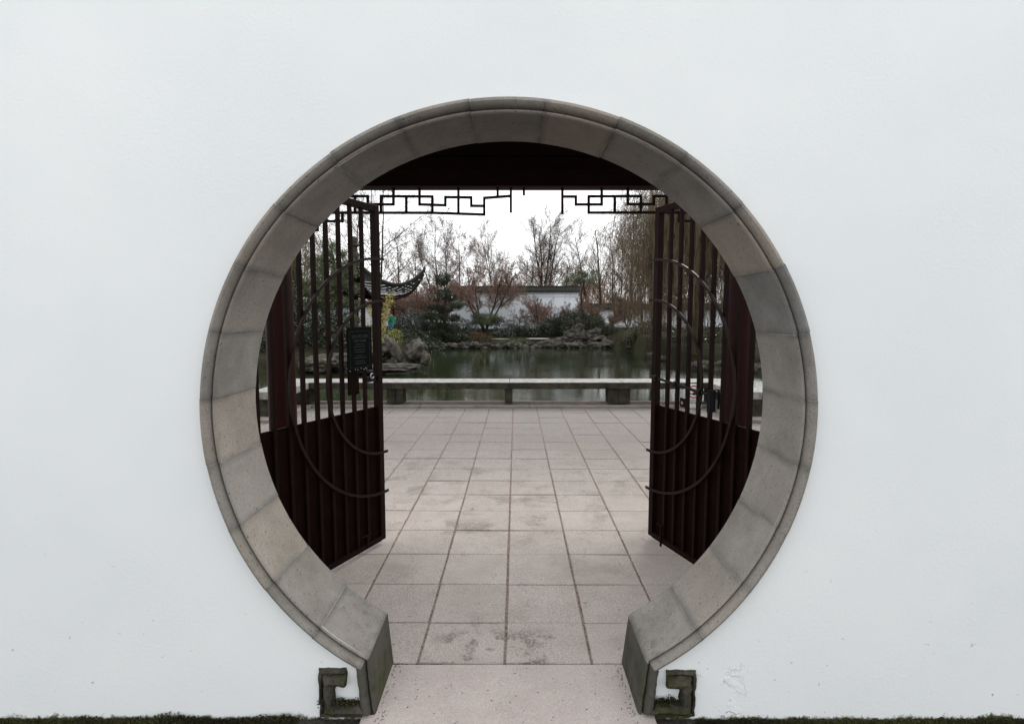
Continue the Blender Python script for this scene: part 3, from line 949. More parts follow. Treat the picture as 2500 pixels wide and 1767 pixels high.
# ------------------------------------------------------------------ sign by the bench
def fish_sign():
    g = empty("warning_sign", (3.10, 9.16, 0), "small white no-feeding-the-fish sign with red circle leaning on the bench", "sign")
    x0, x1, z0, z1, Y = 2.975, 3.245, 0.0, 0.42, 9.175
    link("sign_plate", box_mesh("sign_plate", x0, x1, Y, Y + .012, z0 + .005, z1), M_signw, g)
    cx, cz, ro, ri = (x0 + x1) / 2, 0.285, 0.112, 0.092
    n = 40
    bm = bmesh.new()
    vo = [bm.verts.new((cx + ro * math.cos(2 * math.pi * k / n), Y - .004, cz + ro * math.sin(2 * math.pi * k / n))) for k in range(n)]
    vi = [bm.verts.new((cx + ri * math.cos(2 * math.pi * k / n), Y - .004, cz + ri * math.sin(2 * math.pi * k / n))) for k in range(n)]
    for k in range(n):
        bm.faces.new((vo[k], vo[(k + 1) % n], vi[(k + 1) % n], vi[k]))
    a = math.radians(-35)
    M = Matrix.Translation((cx, Y - .0055, cz)) @ Matrix.Rotation(-a, 4, 'Y')
    add_box(bm, -ri - .004, ri + .004, -.0003, .0003, -.009, .009, M)
    link("prohibition_ring", bm_mesh("prohibition_ring", bm), M_signr, g)
    bm = bmesh.new()
    fish = []
    for k in range(24):
        t = 2 * math.pi * k / 24
        fish.append((cx + .004 + .042 * math.cos(t), cz - .036 + .021 * math.sin(t) * (1 + .2 * math.cos(t))))
    bm.faces.new([bm.verts.new((x, Y - .002, z)) for x, z in fish])
    bm.faces.new([bm.verts.new((cx + dx, Y - .0026, cz - .036 + dz)) for dx, dz in ((-.030, .0), (-.068, .020), (-.060, 0), (-.068, -.018))])
    bm.faces.new([bm.verts.new((cx + dx, Y - .0026, cz - .036 + dz)) for dx, dz in ((-.012, .015), (.020, .017), (.002, .032))])
    link("fish_symbol", bm_mesh("fish_symbol", bm), M_signk, g)
    bm = bmesh.new()
    for dx, dz in ((.03, .055), (.045, .045), (.025, .035), (.052, .06), (.038, .028), (.06, .03)):
        add_box(bm, cx + dx - .006, cx + dx + .006, Y - .003, Y - .002, cz + dz - .004, cz + dz + .003)
    link("food_crumbs", bm_mesh("food_crumbs", bm), M_signk, g)
    def T(body, size, z):
        M = Matrix(((1, 0, 0, cx), (0, 0, -1, Y - .003), (0, 1, 0, z), (0, 0, 0, 1)))
        link("lettering", text_mesh(body, size, M), M_signk, g)
    T("DO NOT FEED", 0.043, 0.135)
    T("THE FISH", 0.043, 0.095)
fish_sign()

# small dark stand with bolts between the column and the sign
g = empty("metal_stand", (3.36, 8.9, 0), "small black metal stand beside the right end of the long bench", "stand")
link("post", box_mesh("post", 3.30, 3.34, 8.80, 8.84, 0.0, 0.36), M_black, g)
link("post", box_mesh("post", 3.38, 3.41, 8.80, 8.84, 0.0, 0.36), M_black, g)
link("top_plate", box_mesh("top_plate", 3.28, 3.42, 8.78, 8.90, 0.361, 0.375), M_black, g)
link("cross_plate", box_mesh("cross_plate", 3.3405, 3.3795, 8.81, 8.83, 0.02, 0.20), M_steel, g)

# ================================================================== VEGETATION TOOLS
def tube_mesh(name, segs, sides=3):
    """segs: array (n,8): p0(3) p1(3) r0 r1"""
    S = np.asarray(segs, dtype=np.float64)
    p0, p1, r0, r1 = S[:, 0:3], S[:, 3:6], S[:, 6], S[:, 7]
    d = p1 - p0
    L = np.linalg.norm(d, axis=1, keepdims=True) + 1e-9
    d = d / L
    ref = np.where(np.abs(d[:, 2:3]) > 0.9, np.array([[1.0, 0, 0]]), np.array([[0, 0, 1.0]]))
    a = np.cross(d, ref); a /= np.linalg.norm(a, axis=1, keepdims=True)
    b = np.cross(d, a)
    V = []
    for k in range(sides):
        t = 2 * math.pi * k / sides
        o = a * math.cos(t) + b * math.sin(t)
        V.append(p0 + o * r0[:, None])
    for k in range(sides):
        t = 2 * math.pi * k / sides
        o = a * math.cos(t) + b * math.sin(t)
        V.append(p1 + o * r1[:, None])
    V = np.stack(V, axis=1).reshape(-1, 3)
    base = (np.arange(len(S)) * sides * 2)[:, None]
    F = []
    for k in range(sides):
        F.append(np.concatenate([base + k, base + (k + 1) % sides, base + sides + (k + 1) % sides, base + sides + k], axis=1))
    F = np.stack(F, axis=1).reshape(-1, 4)
    return mesh_np(name, V, F, smooth=sides > 4)

def leaf_mesh(name, pts, size, rng, aspect=0.5, dirs=None, jitter=0.35):
    """quads (diamonds) scattered at pts"""
    P = np.asarray(pts)
    n = len(P)
    d = rng.normal(size=(n, 3)) if dirs is None else dirs + rng.normal(size=(n, 3)) * jitter
    d /= np.linalg.norm(d, axis=1, keepdims=True)
    q = rng.normal(size=(n, 3))
    w = np.cross(d, q); w /= np.linalg.norm(w, axis=1, keepdims=True) + 1e-9
    s = (size * rng.uniform(0.6, 1.3, size=n))[:, None]
    V = np.stack([P, P + d * s * .5 + w * s * aspect * .5, P + d * s, P + d * s * .5 - w * s * aspect * .5], axis=1).reshape(-1, 3)
    F = np.arange(n * 4).reshape(-1, 4)
    return mesh_np(name, V, F)

def grow(segs, p, d, L, r, lvl, prm, rng):
    mx = prm['levels']
    n = prm['nseg'][lvl]
    step = L / n
    wig = prm['wiggle'][lvl]
    up = prm['up'][lvl]
    pts = [p]
    rr_ = r
    taper = prm.get('taper', 0.25)
    for k in range(n):
        dx = d[0] + rng.gauss(0, wig); dy = d[1] + rng.gauss(0, wig); dz = d[2] + rng.gauss(0, wig) + up
        l = math.sqrt(dx * dx + dy * dy + dz * dz)
        d = (dx / l, dy / l, dz / l)
        q = (p[0] + d[0] * step, p[1] + d[1] * step, p[2] + d[2] * step)
        r2 = max(prm['rmin'], r * (1 - (1 - taper) * (k + 1) / n))
        segs.append((*p, *q, rr_, r2, lvl))
        rr_ = r2
        p = q
        if lvl < mx:
            start = prm['start'][lvl]
            if (k + 1) / n > start:
                kids = prm['kids'][lvl] / max(1, n * (1 - start))
                m = int(kids) + (1 if rng.random() < kids - int(kids) else 0)
                for _ in range(m):
                    ang = prm['angle'][lvl] * rng.uniform(.7, 1.3)
                    az = rng.uniform(0, 2 * math.pi)
                    # perpendicular frame
                    if abs(d[2]) > .9: ax = (1, 0, 0)
                    else: ax = (0, 0, 1)
                    a = Vector(d).cross(Vector(ax)).normalized()
                    b = Vector(d).cross(a)
                    c = Vector(d) * math.cos(ang) + (a * math.cos(az) + b * math.sin(az)) * math.sin(ang)
                    fr = 1 - prm['conic'][lvl] * ((k + 1) / n - start) / (1 - start + 1e-6)
                    t0 = rng.random()
                    bp = (p[0] - d[0] * step * t0, p[1] - d[1] * step * t0, p[2] - d[2] * step * t0)
                    grow(segs, bp, tuple(c), L * prm['ratio'][lvl] * fr * rng.uniform(.7, 1.15), max(prm['rmin'], r2 * prm['rr'][lvl]), lvl + 1, prm, rng)
    return p, d

TALL = dict(levels=3, nseg=[10, 7, 5, 3], wiggle=[.05, .10, .12, .14], up=[.03, .035, .025, .02], start=[.24, .12, .06], kids=[19, 11, 8],
            angle=[.80, .60, .60], conic=[.42, .45, .4], ratio=[.46, .47, .5], rr=[.40, .42, .5], rmin=.0048)
UPR = dict(TALL, angle=[.68, .55, .58], up=[.03, .04, .03, .02], kids=[19, 13, 9])
LOWC = dict(TALL, angle=[.95, .65, .65], start=[.30, .12, .06], ratio=[.6, .48, .5], conic=[.3, .4, .4], kids=[17, 11, 8])
SPREAD = dict(levels=4, nseg=[7, 6, 5, 3, 2], wiggle=[.13, .15, .16, .2, .2], up=[.0, .02, .02, .02, .0], start=[.25, .1, .05, .05], kids=[9, 8, 7, 4],
            angle=[.6, .6, .6, .7], conic=[.3, .3, .3, .3], ratio=[.5, .5, .5, .6], rr=[.55, .5, .55, .6], rmin=.0055)

def make_tree(name, base, H, r, prm, seed, label, mb, mt, group=None, lean=(0, 0), leaves=None, stems=1, stem_spread=.3, cat="tree", scale_l=1.0, tw=1.0):
    rng = random.Random(seed)
    segs = []
    prm = dict(prm)
    for s in range(stems):
        if stems > 1:
            a = 2 * math.pi * (s + rng.random() * .5) / stems
            d = Vector((math.cos(a) * stem_spread + lean[0], math.sin(a) * stem_spread + lean[1], 1)).normalized()
        else:
            d = Vector((lean[0], lean[1], 1)).normalized()
        h = H * (rng.uniform(.85, 1.0) if stems > 1 else 1)
        grow(segs, tuple(base), tuple(d), h, r * (0.7 if stems > 1 else 1), 0, prm, rng)
    A = np.array(segs)
    g = empty(name, tuple(base), label, cat, group)
    big = A[A[:, 8] <= 1]
    small = A[A[:, 8] > 1]
    small = small.copy()
    small[:, 6:8] *= tw
    link("trunk", tube_mesh("trunk", big[:, :8], 6), mb, g)
    if len(small):
        link("crown", tube_mesh("crown", small[:, :8], 3), mt, g)
    if leaves:
        n, size, m, nm = leaves
        ends = A[A[:, 8] >= prm['levels'] - 1][:, 3:6]
        nr = np.random.default_rng(seed)
        idx = nr.integers(0, len(ends), n)
        pts = ends[idx] + nr.normal(size=(n, 3)) * size * .8
        link(nm, leaf_mesh(nm, pts, size, nr, .7), m, g)
    return g

def blob_points(rng, c, rad, n, shell=0.55):
    d = rng.normal(size=(n, 3)); d /= np.linalg.norm(d, axis=1, keepdims=True)
    t = rng.uniform(shell, 1.0, size=(n, 1)) ** .8
    # lumpy radius
    lump = 1 + .16 * np.sin(d[:, 0:1] * 7 + c[0] * 3) * np.cos(d[:, 1:2] * 6 + c[1]) + .12 * np.sin(d[:, 2:3] * 9 + c[0])
    return np.array(c) + d * t * lump * np.array(rad), d

def pine(name, base, pads, label, m, seed, trunk_pts, rt, tuft=.16, per=520, cat="pine tree"):
    """pads: list of (centre, (rx,ry,rz))"""
    nr = np.random.default_rng(seed)
    g = empty(name, tuple(base), label, cat)
    bm = bmesh.new()
    add_tube(bm, trunk_pts, [rt * (1 - .7 * i / (len(trunk_pts) - 1)) for i in range(len(trunk_pts))], 8)
    for c, rad in pads:
        q = min(trunk_pts, key=lambda t: (Vector(t) - Vector((t[0], t[1], c[2] - .15))).length)
        add_tube(bm, [q, (Vector(q) + Vector(c)) / 2 + Vector((0, 0, -.05)), Vector(c) - Vector((0, 0, rad[2] * .3))], [rt * .35, rt * .25, rt * .12], 5)
    link("trunk", bm_mesh("trunk", bm, 60), M_bark, g)
    Vs = []
    for c, rad in pads:
        vol = (rad[0] * rad[1] * rad[2]) ** (1 / 3)
        n = int(per * (rad[0] * rad[1] + rad[0] * rad[2]) / .25)
        P, D = blob_points(nr, c, rad, n, .35)
        # ragged surface: pull clusters
        cl = nr.normal(size=(max(6, n // 26), 3)); cl /= np.linalg.norm(cl, axis=1, keepdims=True)
        cc = np.array(c) + cl * np.array(rad) * .9
        k = nr.integers(0, len(cc), n)
        P = np.where(nr.random((n, 1)) < .75, cc[k] + nr.normal(size=(n, 3)) * tuft * .55, P)
        D = D * .5 + np.array([0, 0, .55]) + nr.normal(size=(n, 3)) * .55
        D /= np.linalg.norm(D, axis=1, keepdims=True)
        for rep in range(3):
            dd = D + nr.normal(size=(n, 3)) * .5
            dd /= np.linalg.norm(dd, axis=1, keepdims=True)
            q = nr.normal(size=(n, 3)); w = np.cross(dd, q); w /= np.linalg.norm(w, axis=1, keepdims=True)
            s = tuft * nr.uniform(.6, 1.2, size=(n, 1))
            Vs.append(np.stack([P - w * .012, P + w * .012, P + dd * s], axis=1).reshape(-1, 3))
    V = np.concatenate(Vs)
    link("crown", mesh_np("crown", V, np.arange(len(V)).reshape(-1, 3)), m, g)
    return g

def shrub(name, blobs, label, m, seed, leaf=.09, dens=900, cat="shrub", group=None, aspect=.55, stems=True, shell=.5):
    nr = np.random.default_rng(seed)
    c0 = blobs[0][0]
    zb = ground_z(c0[0], c0[1])
    g = empty(name, (c0[0], c0[1], zb), label, cat, group)
    P = []; D = []
    for c, rad in blobs:
        n = int(dens * (rad[0] * rad[1] + rad[0] * rad[2] + rad[1] * rad[2]))
        p, d = blob_points(nr, c, rad, n, shell)
        P.append(p); D.append(d)
    P = np.concatenate(P); D = np.concatenate(D)
    D = D + np.array([0, 0, .4])
    link("foliage", leaf_mesh("foliage", P, leaf, nr, aspect, D, .7), m, g)
    if stems:
        sg = []
        rg = random.Random(seed)
        for c, rad in blobs:
            for k in range(7):
                a = rg.uniform(0, 6.28)
                e = (c[0] + math.cos(a) * rad[0] * .6, c[1] + math.sin(a) * rad[1] * .6, c[2] + rad[2] * .3)
                sg.append((c[0], c[1], min(c[2] - rad[2], ground_z(c[0], c[1])) - .05, *e, .02, .008))
        link("stems", tube_mesh("stems", sg, 4), M_bark, g)
    return g

def rock_mesh(name, c, rad, seed, sub=3, amp=.35, freq=1.1, flat=0.5):
    bm = bmesh.new()
    bmesh.ops.create_icosphere(bm, subdivisions=sub, radius=1)
    o = Vector((seed * 7.3, seed * 1.7, seed * 3.1))
    for v in bm.verts:
        d = v.co.normalized()
        n = mnoise.fractal(d * freq * 1.3 + o, 1.0, 2.1, 4)
        cell = mnoise.voronoi(d * freq * 1.5 + o)[0]
        k = 1 + amp * n + amp * .9 * (cell[1] - cell[0] - .3)
        v.co = Vector((d.x * k * rad[0] + c[0], d.y * k * rad[1] + c[1], d.z * k * rad[2] + c[2]))
    return bm_mesh(name, bm, 28)

# ================================================================== FAR WALL
YW = 43.0
fw = empty("garden_wall", (at(1260, 780, YW).x, YW, .4), "long white garden wall with dark tiled coping across the pond, stepping up in the middle", "wall")
def far_wall_bit(px0, px1, ytop, Y, cop, zbase=0.2):
    x0, x1 = at(px0, 760, Y).x, at(px1, 760, Y).x
    zt = at(1250, ytop, Y).z
    link("wall_panel", box_mesh("wall_panel", x0, x1, Y, Y + .4, zbase, zt - cop), M_wallfar, fw)
    bm = bmesh.new()
    z0 = zt - cop + .002
    prof_ = [(-.30, z0), (-.30, z0 + .06), (-.05, zt - .05), (-.05, zt + .04), (.45, zt + .04), (.45, zt - .05), (.70, z0 + .06), (.70, z0)]
    a = [bm.verts.new((x0 - .1, Y + d, z)) for d, z in prof_]
    b = [bm.verts.new((x1 + .1, Y + d, z)) for d, z in prof_]
    n = len(prof_)
    for k in range(n):
        bm.faces.new((a[k], a[(k + 1) % n], b[(k + 1) % n], b[k]))
    bm.faces.new(a[::-1]); bm.faces.new(b)
    link("coping", bm_mesh("coping", bm), M_tile, fw)
    # round tile ends along the eave
    bm = bmesh.new()
    x = x0
    while x < x1:
        add_box(bm, x, x + .11, Y - .36, Y - .301, z0 - .07, z0 + .055)
        x += .22
    o = link("drip_tiles", bm_mesh("drip_tiles", bm), M_tile, fw)
    o["kind"] = "stuff"
    # moulded string course under the eave
    link("string_course", box_mesh("string_course", x0, x1, Y - .05, Y - .002, z0 - .38, z0 - .30), M_wallfar, fw)
far_wall_bit(1105, 1412, 699, YW, .42)
far_wall_bit(600, 1100, 737, YW + 1.2, .42)
far_wall_bit(1416, 1980, 742, YW + 1.2, .42)

# ================================================================== FAR BANK: path, rocks, shrubs
xa, xb = at(1195, 827, 35.6).x, at(1335, 827, 35.6).x
meta(link("garden_path", box_mesh("garden_path", xa - 1.5, xb + 7.0, 35.0, 36.6, -0.3, 0.04), M_path), kind="structure")

rk = empty("rockery", (5.0, 34, 0), "heaped pitted lake rocks at the water's edge below the dark mound shrub", "rockery")
rg = random.Random(21)
for k in range(95):
    px = rg.uniform(1340, 1540)
    f = 1 - abs(px - 1425) / 120
    py = rg.uniform(848 - 38 * max(.35, f), 848)
    Y = 33.3 + (848 - py) * .045 + rg.uniform(-.2, .2)
    p = at(px, py, Y)
    s = rg.uniform(.16, .38)
    link("rock", rock_mesh("rock", p, (s * rg.uniform(.8, 1.5), s, s * rg.uniform(.4, .8)), k + 1, 2, .5, 1.4), M_rock2, rk)
for px, py, s in ((1412, 806, .42), (1438, 815, .34), (1392, 818, .34), (1458, 810, .28)):
    p = at(px, py, 34.8)
    link("rock", rock_mesh("rock", p, (s * 1.1, s * .8, s * .9), px, 3, .5, 1.3), M_rock, rk)
p = at(1412, 788, 35.2)
link("standing_rock", rock_mesh("standing_rock", p, (.16, .16, .42), 77, 2, .3, 1.2), M_rock2, rk)
ed = empty("shore_edging", (0, 33, 0), "low broken line of dark rocks edging the far side of the pond", "rocks")
for k in range(58):
    x = -6.0 + k * .245 + rg.uniform(-.1, .1)
    Y = shore(x) - .15 + rg.uniform(-.2, .3)
    s = rg.uniform(.12, .26)
    link("rock", rock_mesh("rock", (x, Y, WZ + rg.uniform(.0, .28)), (s * 1.4, s, s * .8), 100 + k, 2, .45, 1.4), M_rock2 if k % 2 else M_rock, ed)
for k in range(26):
    x = 6.75 + k * .30
    s = rg.uniform(.2, .4)
    link("rock", rock_mesh("rock", (x, shore(x) - .1, WZ + .1), (s * 1.3, s, s * .8), 200 + k, 2, .45, 1.4), M_rock, ed)

# near-left boulders
def big_rock(px, py, Y, rad, seed, label, m, rot=0, amp=.38):
    p = at(px, py, Y)
    o = link("boulder", rock_mesh("boulder", (0, 0, 0), rad, seed, 4, amp, .95), m)
    o.location = p
    o.rotation_euler = (0, rot, 0)
    meta(o, label, "boulder", "boulders on the left bank")
big_rock(917, 862, 20.2, (.72, .7, .42), 3, "broad grey boulder with pale scars left of the pointed rock", M_rock)
big_rock(962, 852, 19.9, (.20, .34, .56), 8, "tall pointed grey rock rising behind the ledge", M_rock, -.55, .22)
big_rock(1018, 862, 20.3, (.42, .5, .48), 5, "mossy squarish boulder right of the pointed rock", M_rock)
big_rock(1040, 876, 19.6, (.17, .25, .24), 15, "small dark rock overhanging the water at the right end", M_rock)
big_rock(952, 897, 18.7, (1.05, .6, .16), 6, "long flat rock ledge low at the waterline", M_rock2, 0, .3)
big_rock(905, 902, 18.4, (.7, .5, .14), 9, "low flat slab of rock left of the long ledge", M_rock2, 0, .3)
big_rock(850, 885, 19.5, (.8, .6, .35), 12, "dark boulder half hidden behind the left gate bars", M_rock)
big_rock(780, 888, 19.2, (.7, .6, .3), 13, "dark low boulder beneath the big pine", M_rock)

# clipped and glossy shrubs on the far bank
def B(px, py, Y, rx, ry, rz):
    p = at(px, py, Y)
    return ((p.x, p.y, p.z), (rx, ry, rz))
shrub("mound_shrub", [B(1400, 792, 37.2, 1.9, 1.3, 1.0), B(1345, 802, 37, 1.0, .9, .75), B(1452, 800, 37, 1.0, .9, .75)], "large rounded dark shrub behind the rockery", M_shrub, 1, .10, 1300)
shrub("glossy_shrub", [B(1228, 802, 37, .75, .7, .62), B(1252, 808, 36.8, .6, .6, .5)], "glossy dark shrub right of the low pine, pale highlights in its leaf colour", M_shrubpale, 2, .11, 900)
shrub("glossy_shrub", [B(1300, 800, 37, .7, .6, .62), B(1328, 806, 36.9, .6, .6, .55)], "glossy dark shrub left of the large rounded mound", M_shrubpale, 3, .11, 900)
shrub("bank_shrub", [B(960, 838, 27.5, 1.3, .8, .6), B(1005, 842, 28.5, 1.2, .8, .6), B(1045, 845, 30.5, 1.0, .8, .5), B(985, 820, 30, 1.2, .8, .7)], "dark foliage on the slope between the pavilion terrace and the layered pine", M_shrub, 50, .10, 1000)
shrub("glossy_shrub", [B(1276, 812, 36.8, .6, .6, .45)], "low glossy shrub behind the little dwarf tree", M_shrub, 4, .10, 1000)
shrub("glossy_shrub", [B(1130, 795, 37, .6, .6, .55), B(1152, 800, 37, .5, .5, .5)], "small silvery shrub right of the layered pine against the white wall", M_shrubpale, 5, .10, 900)
shrub("glossy_shrub", [B(1010, 795, 35.0, 1.15, .8, .95), B(975, 800, 34.6, .6, .6, .7), B(1046, 812, 34.6, .9, .7, .6)], "silvery variegated shrub between the pavilion and the layered pine", M_shrubpale, 6, .12, 900)
shrub("bank_shrub", [B(1000, 825, 33.8, 1.3, .8, .75), B(1055, 832, 33.2, 1.2, .8, .6), B(1110, 830, 33.4, 1.0, .7, .6)], "dark mass of foliage hanging over the water below the layered pine", M_shrub, 7, .10, 1000)
shrub("bank_shrub", [B(1150, 824, 34.4, .8, .6, .42), B(1180, 828, 34.2, .6, .6, .36)], "rusty low growth on the bank left of the path", M_rust, 8, .09, 900)
shrub("bank_shrub", [B(1240, 840, 33.8, .9, .4, .26), B(1270, 838, 33.8, .8, .4, .28)], "mossy green cushion spilling over the edging rocks in the middle", M_yelgr2 if False else M_pine2, 9, .07, 1300)
shrub("bank_shrub", [B(1490, 812, 37, 1.1, .9, .5), B(1530, 815, 36.5, .9, .8, .5)], "low dark shrub on the bank right of the rockery", M_shrub, 10, .10, 1000)
shrub("round_shrub", [B(1585, 815, 31.5, 1.2, .9, .85), B(1560, 828, 31.0, .7, .7, .6), B(1620, 822, 31.5, 1.0, .8, .8)], "round bluish-green shrub under the willow at the right shore", M_pine, 11, .10, 1300)
shrub("bank_shrub", [B(1690, 835, 27, 1.7, 1.0, 1.0), B(1770, 840, 26, 1.7, 1.0, 1.0)], "dark shrubbery behind the right gate bars", M_shrub, 12, .12, 500)
shrub("bank_shrub", [B(1210, 822, 37.5, 1.0, .6, .25), B(1290, 824, 37.5, 1.3, .6, .25), B(1370, 824, 37.5, 1.3, .6, .25)], "thin brown ground cover behind the pale path", M_rust, 13, .08, 700)
shrub("yellow_shrub", [B(962, 822, 24, .42, .4, .34), B(948, 838, 23.5, .25, .25, .16)], "small yellow-green shrub above the pointed rock", M_yelgr, 14, .07, 1500)
shrub("bank_shrub", [B(800, 815, 24, 1.6, 1.0, 1.0), B(720, 820, 23, 1.4, 1.0, 1.1), B(650, 800, 22, 1.4, 1.0, 1.5), B(855, 835, 23, .9, .8, .6)], "dark tangled undergrowth below the big pine behind the left gate", M_shrub, 15, .13, 500)
shrub("bank_shrub", [B(690, 760, 25, 1.4, 1.0, 1.6), B(630, 780, 23, 1.1, 1.0, 1.7)], "tall olive shrub at far left behind the column", M_pine, 16, .13, 420)
shrub("grassy_plant", [((4.05, 7.35, .22), (.42, .4, .34))], "spiky dark potted growth beyond the right gate by the wall", M_shrub, 17, .16, 700, aspect=.12, stems=False)

# yellow bamboo
nr = np.random.default_rng(33)
g = empty("yellow_bamboo", tuple(at(918, 835, 25)), "yellow-leaved bamboo clump beside the pavilion", "bamboo")
sg = []; LP = []
rg = random.Random(33)
for k in range(22):
    b0 = at(rg.uniform(895, 940), 838, 25 + rg.uniform(-.5, .5))
    tip = at(*((rg.uniform(890, 940), rg.uniform(725, 800)) if k % 4 else (rg.uniform(935, 962), rg.uniform(704, 730))), 25 + rg.uniform(-.6, .6))
    mid = (b0 + tip) / 2 + Vector((rg.uniform(-.1, .1), 0, .1))
    pts = [b0, mid, tip]
    for a, b in zip(pts, pts[1:]):
        sg.append((*a, *b, .010, .006))
    for q in range(60):
        t = rg.random() ** .7
        p = b0.lerp(tip, t) + Vector((rg.gauss(0, .09), rg.gauss(0, .12), rg.gauss(0, .09)))
        LP.append(tuple(p))
link("canes", tube_mesh("canes", sg, 4), M_yelgr, g)
link("foliage", leaf_mesh("foliage", LP, .11, nr, .32), M_yellow, g)

# ================================================================== PINES
def pads(lst, Y):
    out = []
    for px, py, rx, rz in lst:
        p = at(px, py, Y)
        m = Y / FPX
        out.append((tuple(p + Vector((0, R.uniform(-.2, .2), 0))), (rx * m, rx * m * .85, rz * m)))
    return out
Yp = 33.6
pine("layered_pine", at(1085, 845, Yp), pads([(1083, 680, 20, 11), (1076, 692, 14, 6), (1084, 716, 22, 8), (1102, 728, 20, 7), (1066, 732, 10, 5), (1116, 746, 18, 7), (1062, 752, 22, 6), (1088, 757, 18, 6),
      (1043, 772, 24, 7), (1070, 776, 18, 7), (1100, 776, 24, 8), (1052, 795, 28, 8), (1090, 798, 26, 9), (1112, 806, 16, 7), (1070, 814, 30, 9), (1108, 828, 26, 9), (1046, 828, 28, 9)], Yp), "cloud-pruned dark green pine in layered pads at the centre-left of the far bank", M_pine, 3,
     [at(1095, 850, Yp), at(1088, 800, Yp), at(1080, 762, Yp), at(1092, 725, Yp), at(1083, 690, Yp)], .13, .12, 560)
Yp = 37.5
pine("low_pine", at(1190, 800, Yp), pads([(1165, 772, 16, 7), (1195, 776, 24, 8), (1182, 786, 28, 8), (1215, 780, 14, 6)], Yp), "low flat spreading pine against the white wall below the maple", M_pine2, 4,
     [at(1190, 805, Yp), at(1186, 788, Yp), at(1188, 776, Yp)], .07, .15, 420)
Yp = 38.5
pine("flat_topped_pine", at(1432, 760, Yp), pads([(1412, 672, 22, 7), (1438, 668, 18, 7), (1395, 684, 20, 6), (1428, 686, 24, 6), (1455, 678, 12, 6)], Yp), "small flat-topped pine rising over the end of the high wall", M_pine2, 5,
     [at(1424, 770, Yp), at(1418, 720, Yp), at(1426, 690, Yp), at(1422, 672, Yp)], .08, .16, 210)
Yp = 27.0
pine("big_pine", at(850, 850, Yp), pads([(806, 603, 16, 12), (826, 622, 22, 12), (792, 632, 22, 12), (840, 648, 24, 12), (770, 655, 22, 11), (812, 662, 24, 12), (862, 668, 18, 10), (780, 685, 28, 12), (832, 690, 28, 12),
      (752, 712, 24, 11), (800, 715, 28, 12), (862, 708, 22, 11), (835, 735, 28, 12), (775, 742, 30, 12), (812, 762, 30, 12), (870, 748, 18, 10), (745, 770, 28, 11), (860, 778, 24, 11), (790, 790, 32, 12), (840, 805, 28, 12)], Yp), "tall olive-green pine seen through the left gate in front of the pavilion", M_pine2, 6,
     [at(838, 850, Yp), at(826, 780, Yp), at(820, 700, Yp), at(815, 640, Yp), at(808, 605, Yp)], .14, .17, 330)

# ================================================================== BARE TREES
def BT(px, Y): 
    x = at(px, 768, Y).x
    return Vector((x, Y, ground_z(x, min(Y, 60)) - .05))
def Hh(px, pytop, Y): return at(px, pytop, Y).z - BT(px, Y).z
bare = "bare trees beyond the garden"
T = make_tree
T("bare_tree", BT(1330, 52), Hh(1330, 545, 52), .17, dict(UPR, angle=[.7, .5, .55], up=[.02, .05, .03, .02]), 61, "tall bare upright tree standing alone right of centre behind the high wall", M_bark, M_twig, bare, stems=4, stem_spread=.06, leaves=(160, .09, M_leafred, "last_leaves"))
T("bare_tree", BT(1208, 54), Hh(1208, 570, 54), .12, UPR, 2, "thin bare tree rising behind the spreading maple", M_bark, M_twig, bare, stems=2, stem_spread=.10)
T("bare_tree", BT(1078, 50), Hh(1078, 548, 50), .13, UPR, 3, "bare tree keeping red leaves, above the layered pine", M_bark, M_twig, bare, stems=3, stem_spread=.18, leaves=(500, .13, M_leafred, "red_leaves"))
T("bare_tree", BT(1466, 47), Hh(1466, 560, 47), .14, dict(TALL, kids=[12, 10, 8], angle=[.8, .65, .6]), 14, "slender bare tree with open crooked branches right of the high wall", M_bark, M_twig, bare)
T("bare_tree", BT(1437, 50), Hh(1437, 578, 50), .11, TALL, 5, "fine-twigged bare tree just left of the crooked slender one", M_bark, M_twig, bare)
T("bare_tree", BT(1405, 56), Hh(1405, 620, 56), .09, TALL, 6, "small bare tree behind the flat-topped pine", M_bark, M_twigred, bare)
T("bare_tree", BT(1545, 46), Hh(1545, 510, 46), .14, TALL, 7, "bare tree left of the willow with twiggy crown", M_bark, M_twig, bare, lean=(-.05, 0))
T("bare_tree", BT(1512, 55), Hh(1512, 570, 55), .10, TALL, 8, "distant bare tree between the lamp post and the willow", M_bark, M_twigred, bare)
T("bare_tree", BT(1606, 30), Hh(1606, 420, 30), .12, dict(TALL, kids=[24, 12, 8]), 9, "tall tan-stemmed bare tree beside the right gate's free edge", M_barktan, M_twig, bare)
T("bare_tree", BT(934, 34), Hh(934, 390, 34), .12, dict(TALL, kids=[15, 11, 7]), 10, "tall slender bare tree behind the pavilion's right eave", M_bark, M_twig, bare, stems=2, stem_spread=.06)
T("bare_tree", BT(978, 47), Hh(978, 590, 47), .12, TALL, 11, "rounded bare tree above the pavilion's upturned eave", M_bark, M_twigred, bare, leaves=(250, .10, M_leafred, "red_leaves"))
T("bare_tree", BT(870, 44), Hh(870, 510, 44), .13, TALL, 12, "bare tree behind the pavilion's finial", M_bark, M_twig, bare, leaves=(200, .10, M_leafred, "red_leaves"))
T("bare_tree", BT(790, 40), Hh(790, 530, 40), .13, TALL, 13, "reddish bare tree behind the big pine", M_bark, M_twigred, bare, leaves=(700, .11, M_leafred, "red_leaves"))
T("bare_tree", BT(735, 42), Hh(735, 500, 42), .13, TALL, 15, "reddish bare tree at the far left through the gate", M_bark, M_twigred, bare, leaves=(600, .11, M_leafred, "red_leaves"))
T("bare_tree", BT(1020, 52), Hh(1020, 620, 52), .10, TALL, 16, "low twiggy bare tree between the pavilion and the red-leaved tree", M_bark, M_twigred, bare)
